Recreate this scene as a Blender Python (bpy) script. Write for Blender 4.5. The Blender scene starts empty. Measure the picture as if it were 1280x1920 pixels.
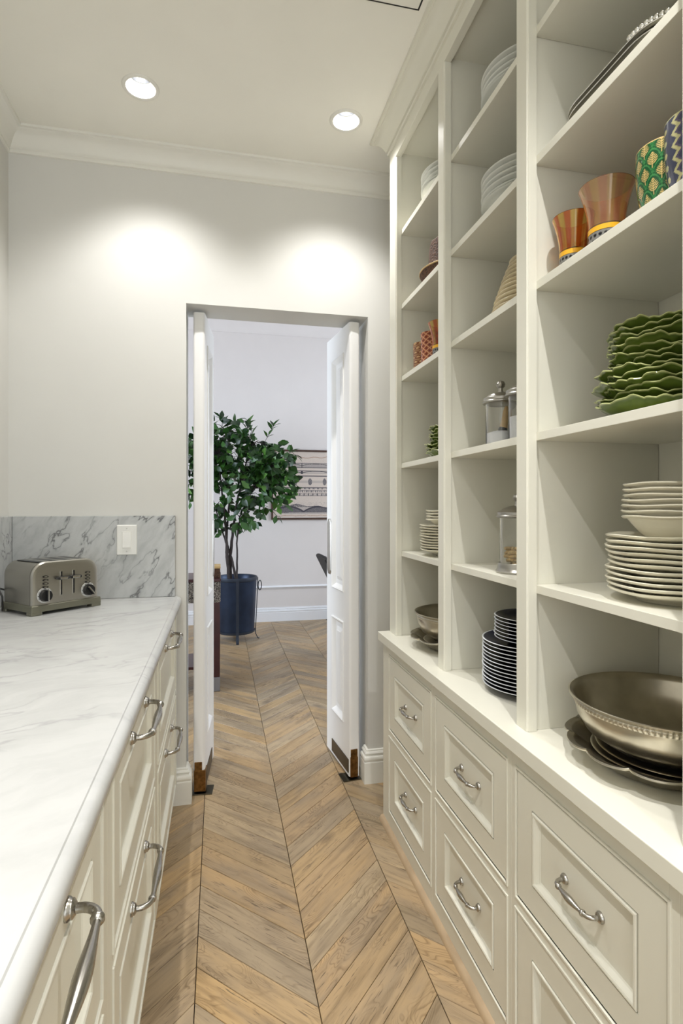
import bpy, bmesh, math, random
from mathutils import Vector, Matrix
C = bpy.context.scene
COL = C.collection
random.seed(7)
PI = math.pi

# ------------------------------------------------------------------ camera, world, lights, exposure
F_PX, CAM_Z = 1035.0, 1.31
YAW = math.atan(230 / 1035.0)
cam = bpy.data.cameras.new('camera')
cam_o = bpy.data.objects.new('camera', cam)
COL.objects.link(cam_o)
cam.sensor_fit = 'VERTICAL'
cam.sensor_height = 36.0
cam.sensor_width = 24.0
cam.lens = 36.0 * F_PX / 1920.0
cam.shift_y = -12.0 / 1920.0
cam.clip_start = 0.02
cam_o.location = (0, 0, CAM_Z)
cam_o.rotation_euler = (PI / 2, 0, -YAW)
C.camera = cam_o

C.view_settings.view_transform = 'Standard'
C.view_settings.look = 'None'
C.view_settings.gamma = 1.0
C.view_settings.use_curve_mapping = False
C.view_settings.exposure = 0.0

world = bpy.data.worlds.new('world')
C.world = world
world.use_nodes = True
bg = world.node_tree.nodes['Background']
bg.inputs['Color'].default_value = (0.92, 0.965, 1.0, 1)
bg.inputs['Strength'].default_value = 2.6

SPOT_W = 52.0
DAY_W = 78.0
CEIL = 2.86


def area(name, loc, rot, sx, sy, w, col):
    l = bpy.data.lights.new(name, 'AREA')
    l.shape = 'RECTANGLE'
    l.size, l.size_y = sx, sy
    l.energy = w
    l.color = col
    o = bpy.data.objects.new(name, l)
    COL.objects.link(o)
    o.location = loc
    o.rotation_euler = rot
    return o


# daylight entering through the dining room windows (in the left wall of that room, and behind its right end)
area('window_daylight', (-2.74, 4.0, 1.75), (0, -PI / 2, 0), 2.0, 1.5, DAY_W * 1.25, (0.68, 0.815, 1.0))
area('window_daylight', (3.14, 4.6, 1.75), (0, PI / 2, 0), 2.0, 1.5, DAY_W * 0.8, (0.68, 0.815, 1.0))


# ------------------------------------------------------------------ helpers
class MB:
    def __init__(s):
        s.v, s.f, s.c = [], [], []
        s.has_c = False

    def vert(s, p, col=None):
        s.v.append(tuple(p))
        s.c.append(col or (1, 1, 1, 1))
        if col:
            s.has_c = True
        return len(s.v) - 1

    def face(s, *ids):
        s.f.append(tuple(ids))

    def box(s, x0, x1, y0, y1, z0, z1):
        x0, x1 = min(x0, x1), max(x0, x1)
        y0, y1 = min(y0, y1), max(y0, y1)
        z0, z1 = min(z0, z1), max(z0, z1)
        b = len(s.v)
        for z in (z0, z1):
            for x, y in ((x0, y0), (x1, y0), (x1, y1), (x0, y1)):
                s.vert((x, y, z))
        for q in ((3, 2, 1, 0), (4, 5, 6, 7), (0, 1, 5, 4), (1, 2, 6, 5), (2, 3, 7, 6), (3, 0, 4, 7)):
            s.face(*[b + i for i in q])
        return s

    def prism(s, poly, axis, a, b):
        """extrude a CCW polygon of (p, q) between a and b along axis"""
        def P(p, q, t):
            return {'x': (t, p, q), 'y': (p, t, q), 'z': (p, q, t)}[axis]
        n = len(poly)
        base = len(s.v)
        for t in (a, b):
            for p, q in poly:
                s.vert(P(p, q, t))
        for i in range(n):
            j = (i + 1) % n
            s.face(base + i, base + j, base + n + j, base + n + i)
        s.face(*[base + i for i in range(n - 1, -1, -1)])
        s.face(*[base + n + i for i in range(n)])
        return s

    def sweep(s, stations, closed=False, cap=True):
        """stations: list of rings of 3d points; quads between them"""
        b0 = len(s.v)
        n = len(stations[0])
        for st in stations:
            for p in st:
                s.vert(p)
        for k in range(len(stations) - 1):
            for i in range(n if closed else n - 1):
                j = (i + 1) % n
                a = b0 + k * n
                s.face(a + i, a + j, a + n + j, a + n + i)
        if closed and cap:
            s.face(*[b0 + i for i in range(n - 1, -1, -1)])
            e = b0 + (len(stations) - 1) * n
            s.face(*[e + i for i in range(n)])
        return s

    def lathe(s, prof, n=48, cx=0, cy=0, z0=0, deform=None, color=None, ang0=0.0):
        b = len(s.v)
        m = len(prof)
        rows = []
        for i, (r, z) in enumerate(prof):
            if r < 1e-6:
                col = color(i, 0, r, z) if color else None
                rows.append([s.vert((cx, cy, z0 + z), col)])
            else:
                row = []
                for k in range(n):
                    th = ang0 + 2 * PI * k / n
                    rr, zz = (r, z) if deform is None else deform(i, th, r, z)
                    col = color(i, th, r, z) if color else None
                    row.append(s.vert((cx + rr * math.cos(th), cy + rr * math.sin(th), z0 + zz), col))
                rows.append(row)
        for i in range(m - 1):
            A, B = rows[i], rows[i + 1]
            for k in range(n):
                j = (k + 1) % n
                if len(A) == 1 and len(B) == 1:
                    continue
                if len(A) == 1:
                    s.face(A[0], B[j], B[k])
                elif len(B) == 1:
                    s.face(A[k], A[j], B[0])
                else:
                    s.face(A[k], A[j], B[j], B[k])
        return s

    def tube(s, pts, rad, n=10, cap=True):
        pts = [Vector(p) for p in pts]
        if not isinstance(rad, (list, tuple)):
            rad = [rad] * len(pts)
        up = None
        rings = []
        for i, p in enumerate(pts):
            a = pts[max(i - 1, 0)]
            c = pts[min(i + 1, len(pts) - 1)]
            t = (c - a).normalized()
            if up is None:
                up = Vector((0, 0, 1)) if abs(t.z) < 0.9 else Vector((1, 0, 0))
            u = (up - t * up.dot(t)).normalized()
            w = t.cross(u)
            up = u
            rings.append([p + (u * math.cos(2 * PI * k / n) + w * math.sin(2 * PI * k / n)) * rad[i] for k in range(n)])
        s.sweep(rings, closed=True, cap=cap)
        return s

    def rings(s, w, h, steps, flip=False):
        """nested rectangles in the YZ plane (centre 0); steps = (inset, depth) with depth along -x; last one filled"""
        b = len(s.v)
        for ins, d in steps:
            a, c = w / 2 - ins, h / 2 - ins
            for y, z in ((-a, -c), (a, -c), (a, c), (-a, c)):
                s.vert((-d, y, z))
        for k in range(len(steps) - 1):
            for i in range(4):
                j = (i + 1) % 4
                q = b + 4 * k
                s.face(q + i, q + 4 + i, q + 4 + j, q + j)
        e = b + 4 * (len(steps) - 1)
        s.face(e + 3, e + 2, e + 1, e)
        s.face(b, b + 1, b + 2, b + 3)
        return s

    def mesh(s, name, mat, smooth=None):
        me = bpy.data.meshes.new(name)
        me.from_pydata(s.v, [], s.f)
        bm = bmesh.new()
        bm.from_mesh(me)
        bmesh.ops.recalc_face_normals(bm, faces=bm.faces)
        bm.to_mesh(me)
        bm.free()
        if s.has_c:
            at = me.color_attributes.new('print', 'FLOAT_COLOR', 'POINT')
            flat = [x for c in s.c for x in c]
            at.data.foreach_set('color', flat)
        me.materials.append(mat)
        if smooth is not None:
            me.polygons.foreach_set('use_smooth', [True] * len(me.polygons))
            me.set_sharp_from_angle(angle=math.radians(smooth))
        me.update()
        return me


LOC = {}


def link(name, data, parent=None, loc=(0, 0, 0), rotz=0.0):
    o = bpy.data.objects.new(name, data)
    COL.objects.link(o)
    o.location = loc
    o.rotation_euler = (0, 0, rotz)
    if parent:
        o.parent = parent
    return o


def tag(o, label=None, cat=None, group=None, kind=None):
    if label:
        n = len(label.split())
        assert 4 <= n <= 16, (n, label)
        o['label'] = label
    if cat:
        o['category'] = cat
    if group:
        o['group'] = group
    if kind:
        o['kind'] = kind
    return o


def thing(name, label, cat, loc, rotz=0.0, group=None):
    o = link(name, None, None, loc, rotz)
    o.empty_display_size = 0.05
    LOC[o.name] = Vector(loc)
    return tag(o, label, cat, group)


def part(name, mb, mat, parent, world=True, smooth=None, bevel=0, loc=(0, 0, 0), rotz=0.0):
    """world=True: mb is in world coordinates and parent is an unrotated thing"""
    if world and parent is not None:
        L = LOC[parent.name]
        mb.v = [(x - L.x, y - L.y, z - L.z) for x, y, z in mb.v]
    o = link(name, mb.mesh(name, mat, smooth), parent, loc, rotz)
    if bevel:
        m = o.modifiers.new('edge', 'BEVEL')
        m.width = bevel
        m.segments = 2
        m.limit_method = 'ANGLE'
        m.angle_limit = math.radians(40)
    return o


def struct(name, mb, mat, parent=None, smooth=None, bevel=0):
    o = part(name, mb, mat, None, smooth=smooth, bevel=bevel)
    if parent:
        o.parent = parent
    o['kind'] = 'structure'
    return o


ORD = ['topmost', 'second from the top', 'third from the top', 'fourth from the top', 'fifth from the top',
       'sixth from the top', 'seventh from the top', 'eighth from the top', 'ninth from the top', 'tenth from the top',
       'eleventh from the top', 'twelfth from the top', 'thirteenth from the top']


# ------------------------------------------------------------------ materials
def new_mat(name):
    m = bpy.data.materials.new(name)
    m.use_nodes = True
    nt = m.node_tree
    return m, nt, nt.nodes['Principled BSDF']


def N(nt, kind, **kw):
    n = nt.nodes.new(kind)
    for k, v in kw.items():
        if k.startswith('i_'):
            n.inputs[k[2:].replace('_', ' ')].default_value = v
        else:
            setattr(n, k, v)
    return n


def srgb(r, g, b):
    def f(c):
        c /= 255.0
        return c / 12.92 if c <= 0.04045 else ((c + 0.055) / 1.055) ** 2.4
    return (f(r), f(g), f(b), 1)


def ramp(nt, pts):
    r = nt.nodes.new('ShaderNodeValToRGB')
    e = r.color_ramp.elements
    e[0].position, e[0].color = pts[0]
    e[1].position, e[1].color = pts[-1]
    for p, c in pts[1:-1]:
        x = e.new(p)
        x.color = c
    return r


def plain(name, col, rough=0.5, metal=0.0, var=0.04, scale=6.0, bump=0.0, bscale=200.0, spec=0.5):
    """one colour, gently varied by noise, with optional fine relief"""
    m, nt, p = new_mat(name)
    tc = N(nt, 'ShaderNodeTexCoord')
    no = N(nt, 'ShaderNodeTexNoise', i_Scale=scale, i_Detail=3.0)
    nt.links.new(tc.outputs['Object'], no.inputs['Vector'])
    lo = tuple(c * (1 - var) for c in col[:3]) + (1,)
    hi = tuple(min(1, c * (1 + var)) for c in col[:3]) + (1,)
    r = ramp(nt, [(0.3, lo), (0.7, hi)])
    nt.links.new(no.outputs['Fac'], r.inputs['Fac'])
    nt.links.new(r.outputs['Color'], p.inputs['Base Color'])
    p.inputs['Roughness'].default_value = rough
    p.inputs['Metallic'].default_value = metal
    p.inputs['Specular IOR Level'].default_value = spec
    if bump:
        n2 = N(nt, 'ShaderNodeTexNoise', i_Scale=bscale, i_Detail=2.0)
        nt.links.new(tc.outputs['Object'], n2.inputs['Vector'])
        b = N(nt, 'ShaderNodeBump', i_Strength=bump, i_Distance=0.002)
        nt.links.new(n2.outputs['Fac'], b.inputs['Height'])
        nt.links.new(b.outputs['Normal'], p.inputs['Normal'])
    return m


def printed(name, rough=0.3, transmission=0.0, metal=0.0, coat=0.0):
    m, nt, p = new_mat(name)
    a = N(nt, 'ShaderNodeAttribute', attribute_name='print')
    nt.links.new(a.outputs['Color'], p.inputs['Base Color'])
    p.inputs['Roughness'].default_value = rough
    p.inputs['Transmission Weight'].default_value = transmission
    p.inputs['Metallic'].default_value = metal
    p.inputs['Coat Weight'].default_value = coat
    p.inputs['Coat Roughness'].default_value = 0.1
    return m


def brushed(name, col, rough=0.3, stretch=(2, 2, 120), var=0.12):
    m, nt, p = new_mat(name)
    tc = N(nt, 'ShaderNodeTexCoord')
    mp = N(nt, 'ShaderNodeMapping')
    mp.inputs['Scale'].default_value = stretch
    no = N(nt, 'ShaderNodeTexNoise', i_Scale=4.0, i_Detail=4.0)
    nt.links.new(tc.outputs['Object'], mp.inputs['Vector'])
    nt.links.new(mp.outputs['Vector'], no.inputs['Vector'])
    lo = tuple(c * (1 - var) for c in col[:3]) + (1,)
    r = ramp(nt, [(0.3, lo), (0.7, col)])
    nt.links.new(no.outputs['Fac'], r.inputs['Fac'])
    nt.links.new(r.outputs['Color'], p.inputs['Base Color'])
    mr = N(nt, 'ShaderNodeMapRange')
    mr.inputs['To Min'].default_value = rough * 0.8
    mr.inputs['To Max'].default_value = rough * 1.25
    nt.links.new(no.outputs['Fac'], mr.inputs['Value'])
    nt.links.new(mr.outputs['Result'], p.inputs['Roughness'])
    p.inputs['Metallic'].default_value = 1.0
    return m


def marble(name, base, vein, amount, rot, stretch, dark_k, warp_k):
    m, nt, p = new_mat(name)
    tc = N(nt, 'ShaderNodeTexCoord')
    mp = N(nt, 'ShaderNodeMapping')
    mp.inputs['Rotation'].default_value = rot
    nt.links.new(tc.outputs['Object'], mp.inputs['Vector'])
    warp = N(nt, 'ShaderNodeTexNoise', i_Scale=2.2, i_Detail=5.0, i_Roughness=0.55)
    nt.links.new(mp.outputs['Vector'], warp.inputs['Vector'])
    mix = N(nt, 'ShaderNodeMix', data_type='VECTOR')
    mix.inputs['Factor'].default_value = warp_k
    nt.links.new(mp.outputs['Vector'], mix.inputs['A'])
    nt.links.new(warp.outputs['Color'], mix.inputs['B'])
    st = N(nt, 'ShaderNodeMapping')
    st.inputs['Scale'].default_value = stretch
    nt.links.new(mix.outputs['Result'], st.inputs['Vector'])
    # thin veins: ridge of a noise
    vn = N(nt, 'ShaderNodeTexNoise', i_Scale=3.0, i_Detail=4.0, i_Roughness=0.5)
    nt.links.new(st.outputs['Vector'], vn.inputs['Vector'])
    sub = N(nt, 'ShaderNodeMath', operation='SUBTRACT')
    sub.inputs[1].default_value = 0.5
    ab = N(nt, 'ShaderNodeMath', operation='ABSOLUTE')
    nt.links.new(vn.outputs['Fac'], sub.inputs[0])
    nt.links.new(sub.outputs[0], ab.inputs[0])
    vr = ramp(nt, [(0.0, (1, 1, 1, 1)), (0.007, (0.75, 0.75, 0.75, 1)), (0.014, (0.22, 0.22, 0.22, 1)), (0.045, (0, 0, 0, 1))])
    nt.links.new(ab.outputs[0], vr.inputs['Fac'])
    # patchy strength so veins come and go
    pn = N(nt, 'ShaderNodeTexNoise', i_Scale=3.5, i_Detail=3.0)
    nt.links.new(mp.outputs['Vector'], pn.inputs['Vector'])
    pr = ramp(nt, [(0.38, (0, 0, 0, 1)), (0.60, (1, 1, 1, 1))])
    nt.links.new(pn.outputs['Fac'], pr.inputs['Fac'])
    mul = N(nt, 'ShaderNodeMath', operation='MULTIPLY')
    nt.links.new(vr.outputs['Color'], mul.inputs[0])
    nt.links.new(pr.outputs['Color'], mul.inputs[1])
    m2 = N(nt, 'ShaderNodeMath', operation='MULTIPLY')
    m2.inputs[1].default_value = amount
    nt.links.new(mul.outputs[0], m2.inputs[0])
    # cloudy body
    cl = N(nt, 'ShaderNodeTexNoise', i_Scale=5.0, i_Detail=6.0, i_Roughness=0.6)
    nt.links.new(st.outputs['Vector'], cl.inputs['Vector'])
    dark = tuple(b * dark_k for b in base[:3]) + (1,)
    cr = ramp(nt, [(0.30, dark), (0.55, base)])
    nt.links.new(cl.outputs['Fac'], cr.inputs['Fac'])
    fin = N(nt, 'ShaderNodeMix', data_type='RGBA')
    nt.links.new(m2.outputs[0], fin.inputs['Factor'])
    nt.links.new(cr.outputs['Color'], fin.inputs['A'])
    fin.inputs['B'].default_value = vein
    nt.links.new(fin.outputs['Result'], p.inputs['Base Color'])
    p.inputs['Roughness'].default_value = 0.22
    return m


def oak(name):
    """weathered oak: object x runs along the grain; every plank gets its own offset and tone"""
    m, nt, p = new_mat(name)
    L = nt.links.new
    tc = N(nt, 'ShaderNodeTexCoord')
    oi = N(nt, 'ShaderNodeObjectInfo')
    cb = N(nt, 'ShaderNodeCombineXYZ')
    for i in range(3):
        L(oi.outputs['Random'], cb.inputs[i])
    sc = N(nt, 'ShaderNodeVectorMath', operation='SCALE')
    L(cb.outputs[0], sc.inputs[0])
    sc.inputs['Scale'].default_value = 57.0
    ad = N(nt, 'ShaderNodeVectorMath', operation='ADD')
    L(tc.outputs['Object'], ad.inputs[0])
    L(sc.outputs[0], ad.inputs[1])

    def noise(scale3, sc_, det=4.0, ro=0.55, dist=0.0, src=None):
        mp = N(nt, 'ShaderNodeMapping')
        mp.inputs['Scale'].default_value = scale3
        L((src or ad).outputs[0], mp.inputs['Vector'])
        n = N(nt, 'ShaderNodeTexNoise', i_Scale=sc_, i_Detail=det, i_Roughness=ro, i_Distortion=dist)
        L(mp.outputs['Vector'], n.inputs['Vector'])
        return n.outputs['Fac']

    def mixc_(fac, a, b, blend='MIX'):
        x = N(nt, 'ShaderNodeMix', data_type='RGBA', blend_type=blend)
        if isinstance(fac, float):
            x.inputs['Factor'].default_value = fac
        else:
            L(fac, x.inputs['Factor'])
        for key, v in (('A', a), ('B', b)):
            if isinstance(v, tuple):
                x.inputs[key].default_value = v
            else:
                L(v, x.inputs[key])
        return x.outputs['Result']

    def rmp(src, pts):
        r = ramp(nt, pts)
        L(src, r.inputs['Fac'])
        return r.outputs['Color']

    def g(v):
        return (v, v, v, 1)
    base = rmp(oi.outputs['Random'], [(0.0, srgb(160, 138, 106)), (0.2, srgb(184, 154, 114)), (0.4, srgb(164, 146, 120)), (0.55, srgb(190, 158, 112)),
                                      (0.7, srgb(168, 142, 108)), (0.85, srgb(182, 160, 128)), (1.0, srgb(150, 132, 106))])
    grey = rmp(noise((0.8, 3.0, 1), 3.5, 3.0), [(0.46, g(0)), (0.66, g(0.75))])
    c = mixc_(grey, base, srgb(147, 130, 108))
    # broad streaks along the board
    c = mixc_(0.85, c, rmp(noise((1.0, 14.0, 1), 3.0, 5.0, 0.6, 0.3), [(0.32, (0.62, 0.60, 0.56, 1)), (0.50, (0.98, 0.98, 0.97, 1)), (0.75, (1.12, 1.10, 1.06, 1))]), 'MULTIPLY')
    # cathedral figure, only on some stretches
    ring = N(nt, 'ShaderNodeMath', operation='MULTIPLY')
    L(noise((1.0, 4.2, 1), 3.6, 1.5, 0.5, 0.7), ring.inputs[0])
    ring.inputs[1].default_value = 22.0
    fr = N(nt, 'ShaderNodeMath', operation='FRACT')
    L(ring.outputs[0], fr.inputs[0])
    fig = rmp(fr.outputs[0], [(0.0, (0.55, 0.51, 0.46, 1)), (0.30, g(1)), (0.85, g(1)), (1.0, (0.55, 0.51, 0.46, 1))])
    where = rmp(noise((1.0, 1.6, 1), 4.0, 2.0), [(0.46, g(0)), (0.60, g(0.85))])
    c = mixc_(where, c, mixc_(1.0, c, fig, 'MULTIPLY'))
    # short dark pores
    pores = rmp(noise((7.0, 95.0, 1), 2.2, 2.0, 0.6), [(0.60, g(0)), (0.68, g(1))])
    pm = N(nt, 'ShaderNodeMath', operation='MULTIPLY')
    L(pores, pm.inputs[0])
    L(rmp(noise((1.2, 5.0, 1), 4.0, 2.0), [(0.40, g(0.10)), (0.62, g(0.85))]), pm.inputs[1])
    c = mixc_(pm.outputs[0], c, srgb(92, 76, 58))
    # knots with a dark halo
    mp = N(nt, 'ShaderNodeMapping')
    mp.inputs['Scale'].default_value = (0.75, 1.5, 0.0)
    L(ad.outputs[0], mp.inputs['Vector'])
    vo = N(nt, 'ShaderNodeTexVoronoi', i_Scale=3.2)
    L(mp.outputs['Vector'], vo.inputs['Vector'])
    dis = N(nt, 'ShaderNodeMath', operation='ADD')
    L(vo.outputs['Distance'], dis.inputs[0])
    wn = N(nt, 'ShaderNodeMath', operation='MULTIPLY')
    L(noise((2.0, 5.0, 1), 9.0, 2.0), wn.inputs[0])
    wn.inputs[1].default_value = 0.12
    L(wn.outputs[0], dis.inputs[1])
    kn = rmp(dis.outputs[0], [(0.06, g(0.95)), (0.10, g(0.55)), (0.20, g(0.0))])
    c = mixc_(kn, c, srgb(84, 70, 54))
    L(c, p.inputs['Base Color'])
    p.inputs['Roughness'].default_value = 0.42
    bp = N(nt, 'ShaderNodeBump', i_Strength=0.22, i_Distance=0.001)
    L(pores, bp.inputs['Height'])
    bp.invert = True
    L(bp.outputs['Normal'], p.inputs['Normal'])
    return m


def woven(name, c1, c2, scale=160.0):
    m, nt, p = new_mat(name)
    tc = N(nt, 'ShaderNodeTexCoord')
    vo = N(nt, 'ShaderNodeTexVoronoi', i_Scale=scale)
    nt.links.new(tc.outputs['Object'], vo.inputs['Vector'])
    r = ramp(nt, [(0.15, c2), (0.55, c1)])
    nt.links.new(vo.outputs['Distance'], r.inputs['Fac'])
    nt.links.new(r.outputs['Color'], p.inputs['Base Color'])
    b = N(nt, 'ShaderNodeBump', i_Strength=0.6, i_Distance=0.003)
    nt.links.new(vo.outputs['Distance'], b.inputs['Height'])
    nt.links.new(b.outputs['Normal'], p.inputs['Normal'])
    p.inputs['Roughness'].default_value = 0.75
    return m


def glass(name, col=(1, 1, 1, 1), rough=0.0):
    m, nt, p = new_mat(name)
    p.inputs['Base Color'].default_value = col
    p.inputs['Roughness'].default_value = rough
    p.inputs['Transmission Weight'].default_value = 1.0
    p.inputs['IOR'].default_value = 1.45
    return m


M = {}
M['wall'] = plain('cream_wall_paint', (0.70, 0.688, 0.645, 1), 0.75, var=0.01, bump=0.03)
M['ceiling'] = plain('ceiling_paint', (0.90, 0.88, 0.80, 1), 0.8, var=0.01)
M['cabinet'] = plain('cabinet_paint', (0.75, 0.73, 0.625, 1), 0.33, var=0.01)
M['trim'] = plain('trim_paint', (0.82, 0.805, 0.735, 1), 0.4, var=0.01)
M['door'] = plain('door_paint', (0.85, 0.84, 0.82, 1), 0.4, var=0.01)
M['far_wall'] = plain('dining_wall_paint', (0.73, 0.685, 0.655, 1), 0.8, var=0.01)
M['far_trim'] = plain('dining_trim_paint', (0.82, 0.82, 0.83, 1), 0.45, var=0.01)
M['shadow_gap'] = plain('dark_gap', (0.03, 0.028, 0.025, 1), 0.9)
M['counter'] = marble('white_marble', (0.52, 0.52, 0.503, 1), (0.26, 0.26, 0.26, 1), 0.42, (0.1, 0.1, -0.35), (1.0, 3.0, 2.0), 0.88, 0.25)
M['splash'] = marble('grey_marble', (0.53, 0.54, 0.53, 1), (0.09, 0.09, 0.09, 1), 0.95, (0.0, 0.95, 0.0), (1.3, 5.0, 5.5), 0.80, 0.16)
M['oak'] = oak('weathered_oak')
M['shoe'] = plain('shoe_oak', srgb(180, 156, 124), 0.5, var=0.08, scale=12)
M['steel'] = brushed('brushed_steel', (0.50, 0.48, 0.43, 1), 0.30, stretch=(2, 2, 60), var=0.04)
M['steel_bright'] = brushed('polished_steel', (0.80, 0.79, 0.76, 1), 0.16)
M['nickel'] = brushed('satin_nickel', (0.44, 0.42, 0.38, 1), 0.27, stretch=(30, 2, 2), var=0.04)
M['pewter'] = plain('pewter', (0.55, 0.51, 0.42, 1), 0.29, 1.0, var=0.18, scale=14, bump=0.03, bscale=60)
M['lid_pewter'] = plain('lid_pewter', (0.40, 0.385, 0.35, 1), 0.30, 1.0, var=0.1)
M['dark_metal'] = plain('dark_tarnished_metal', (0.13, 0.12, 0.09, 1), 0.28, 1.0, var=0.2)
M['silver'] = plain('silver_plate', (0.78, 0.77, 0.73, 1), 0.12, 1.0, var=0.05)
M['bronze'] = plain('aged_bronze', (0.20, 0.105, 0.035, 1), 0.38, 1.0, var=0.45, scale=60)
M['bronze_plate'] = plain('bronze_plate', (0.10, 0.075, 0.045, 1), 0.5, 0.7, var=0.2)
M['toaster_base'] = plain('toaster_base', (0.23, 0.225, 0.17, 1), 0.35, 0.6, var=0.04)
M['dial'] = plain('dial_face', (0.70, 0.70, 0.68, 1), 0.25, 0.3, var=0.02)
M['black'] = plain('black_plastic', (0.012, 0.012, 0.012, 1), 0.3, var=0.1)
M['white_plastic'] = plain('white_plastic', (0.83, 0.82, 0.77, 1), 0.3, var=0.01)
M['cream_china'] = plain('cream_china', (0.74, 0.70, 0.56, 1), 0.18, var=0.03)
M['white_china'] = plain('white_china', (0.66, 0.665, 0.60, 1), 0.15, var=0.02)
M['tan_china'] = plain('tan_china', (0.66, 0.56, 0.37, 1), 0.22, var=0.05)
M['glaze'] = printed('painted_glaze', 0.16)
M['leaf_glaze'] = printed('green_glaze', 0.14)
M['print'] = printed('printed_paper', 0.6)
M['amber'] = printed('striped_amber_glass', 0.03, transmission=0.90)
M['glass'] = glass('clear_glass')
M['basket'] = woven('brown_rattan', srgb(92, 62, 42), srgb(36, 23, 16), 130)
M['sugar'] = plain('white_sugar', (0.86, 0.86, 0.85, 1), 0.8, bump=0.5, bscale=500)
M['scoop_wood'] = plain('pale_wood', srgb(206, 174, 120), 0.5, var=0.12, scale=30)
M['biscuit'] = plain('dried_pasta', srgb(214, 184, 124), 0.6, var=0.15, scale=40)
M['leaf'] = plain('ficus_leaf', (0.034, 0.105, 0.018, 1), 0.36, var=0.45, scale=2.2)
M['leaf2'] = plain('ficus_leaf_dark', (0.013, 0.042, 0.011, 1), 0.38, var=0.35, scale=3)
M['leaf3'] = plain('ficus_leaf_light', (0.095, 0.23, 0.040, 1), 0.4, var=0.25, scale=3)
M['bark'] = plain('ficus_bark', srgb(62, 54, 52), 0.8, var=0.25, scale=25, bump=0.5, bscale=60)
M['planter'] = plain('blue_zinc', (0.020, 0.034, 0.068, 1), 0.38, 0.45, var=0.3, scale=5)
M['planter_trim'] = plain('planter_strap', (0.035, 0.045, 0.065, 1), 0.4, 0.5, var=0.1)
M['soil'] = plain('dark_soil', (0.02, 0.016, 0.013, 1), 0.9, var=0.3, scale=40)
M['frame'] = plain('walnut_frame', srgb(70, 46, 34), 0.4, var=0.3, scale=14)
M['mat'] = plain('picture_mat', srgb(214, 200, 188), 0.8, var=0.02)
M['red_wood'] = plain('dark_red_wood', (0.050, 0.010, 0.012, 1), 0.3, var=0.3, scale=10)
M['grey_metal'] = plain('grey_metal_cap', (0.30, 0.32, 0.38, 1), 0.3, 0.9, var=0.1)
M['inlay'] = woven('inlaid_pattern', srgb(56, 50, 46), srgb(222, 214, 200), 210)
M['leather'] = plain('black_leather', (0.014, 0.012, 0.011, 1), 0.6, var=0.25, scale=20, bump=0.3, bscale=90)

# lamp glow: the face of a lit lamp
gl, nt, p = new_mat('lamp_glow')
p.inputs['Emission Color'].default_value = (1.0, 0.96, 0.88, 1)
p.inputs['Emission Strength'].default_value = 6.0

# ------------------------------------------------------------------ setting: floor and its planks
PITCH, CW, CX0, CY0 = 0.1156, 0.317, -0.062, 2.43
fl = struct('floor', MB().box(-2.75, 3.2, -2.5, 6.45, -0.08, -0.0145), M['shadow_gap'])
LOC[fl.name] = Vector((0, 0, 0))


def plank_mesh(slope):
    gap, ch = 0.0011, 0.0011
    a = PI / 4 * slope
    def corners(ins):
        x0, x1 = -CW / 2 + gap + ins, CW / 2 - gap - ins
        hy = (PITCH / 2) - (gap * 0.75 + ins) * 1.2
        return [(x0, slope * x0 - hy), (x1, slope * x1 - hy), (x1, slope * x1 + hy), (x0, slope * x0 + hy)]
    mb = MB()
    rot = Matrix.Rotation(-a, 2)
    rows = []
    for ins, z in ((0, -0.014), (0, -ch), (ch, 0.0)):
        rows.append([tuple(rot @ Vector(c)) + (z,) for c in corners(ins)])
    mb.sweep(rows, closed=True)
    return mb.mesh('plank', M['oak']), a


PL = {s: plank_mesh(s) for s in (-1, 1)}


def planks(c, y_lo, y_hi):
    s = -1 if c % 2 == 0 else 1
    xc = CX0 + (c + 0.5) * CW
    yl = CY0 if c % 2 == 0 else CY0 - CW          # joint position on the column's left side
    yc0 = yl + s * CW / 2 + PITCH / 2
    k = math.ceil((y_lo - yc0) / PITCH)
    while yc0 + k * PITCH < y_hi:
        link('plank', PL[s][0], fl, (xc, yc0 + k * PITCH, 0.0), PL[s][1])
        k += 1


planks(-1, 0.95, 6.44)
planks(0, 0.75, 6.44)
planks(1, 0.75, 6.44)
planks(2, 0.75, 6.44)
planks(3, 3.4, 6.44)
rest = MB()
rest.box(-2.7, CX0 - CW - 0.002, -2.4, 6.4, -0.014, -0.0005)
rest.box(CX0 - CW, CX0 + 3 * CW, -2.4, 0.55, -0.014, -0.0005)
rest.box(CX0 + 4 * CW + 0.17, 3.1, 2.5, 6.4, -0.014, -0.0005)
r_ = part('wood_flooring', rest, M['oak'], fl)
r_['kind'] = 'structure'

# ------------------------------------------------------------------ setting: pantry walls
DX0, DX1, DH, WY0, WY1 = -0.141, 0.691, 2.205, 2.53, 2.715
w = MB()
w.box(-0.85, DX0, WY0, WY1, 0, CEIL + 0.05)
w.box(DX1, 1.10, WY0, WY1, 0, CEIL + 0.05)
w.box(DX0, DX1, WY0, WY1, DH, CEIL + 0.05)
struct('wall_back', w, M['wall'])
struct('wall_left', MB().box(-0.97, -0.85, -2.4, WY1, 0, CEIL + 0.05), M['wall'])
struct('wall_right', MB().box(1.10, 1.22, -2.4, WY1, 0, CEIL + 0.05), M['wall'])
ceil = struct('ceiling', MB().box(-0.85, 1.10, -2.4, WY0, CEIL, CEIL + 0.1), M['ceiling'])
LOC[ceil.name] = Vector((0, 0, 0))
h = MB()
h.box(-0.10, 0.606, 1.03, 1.63, CEIL - 0.0012, CEIL - 0.0003)
part('ceiling_hatch', h, M['ceiling'], ceil, bevel=0.001)
hg = MB()
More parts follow.
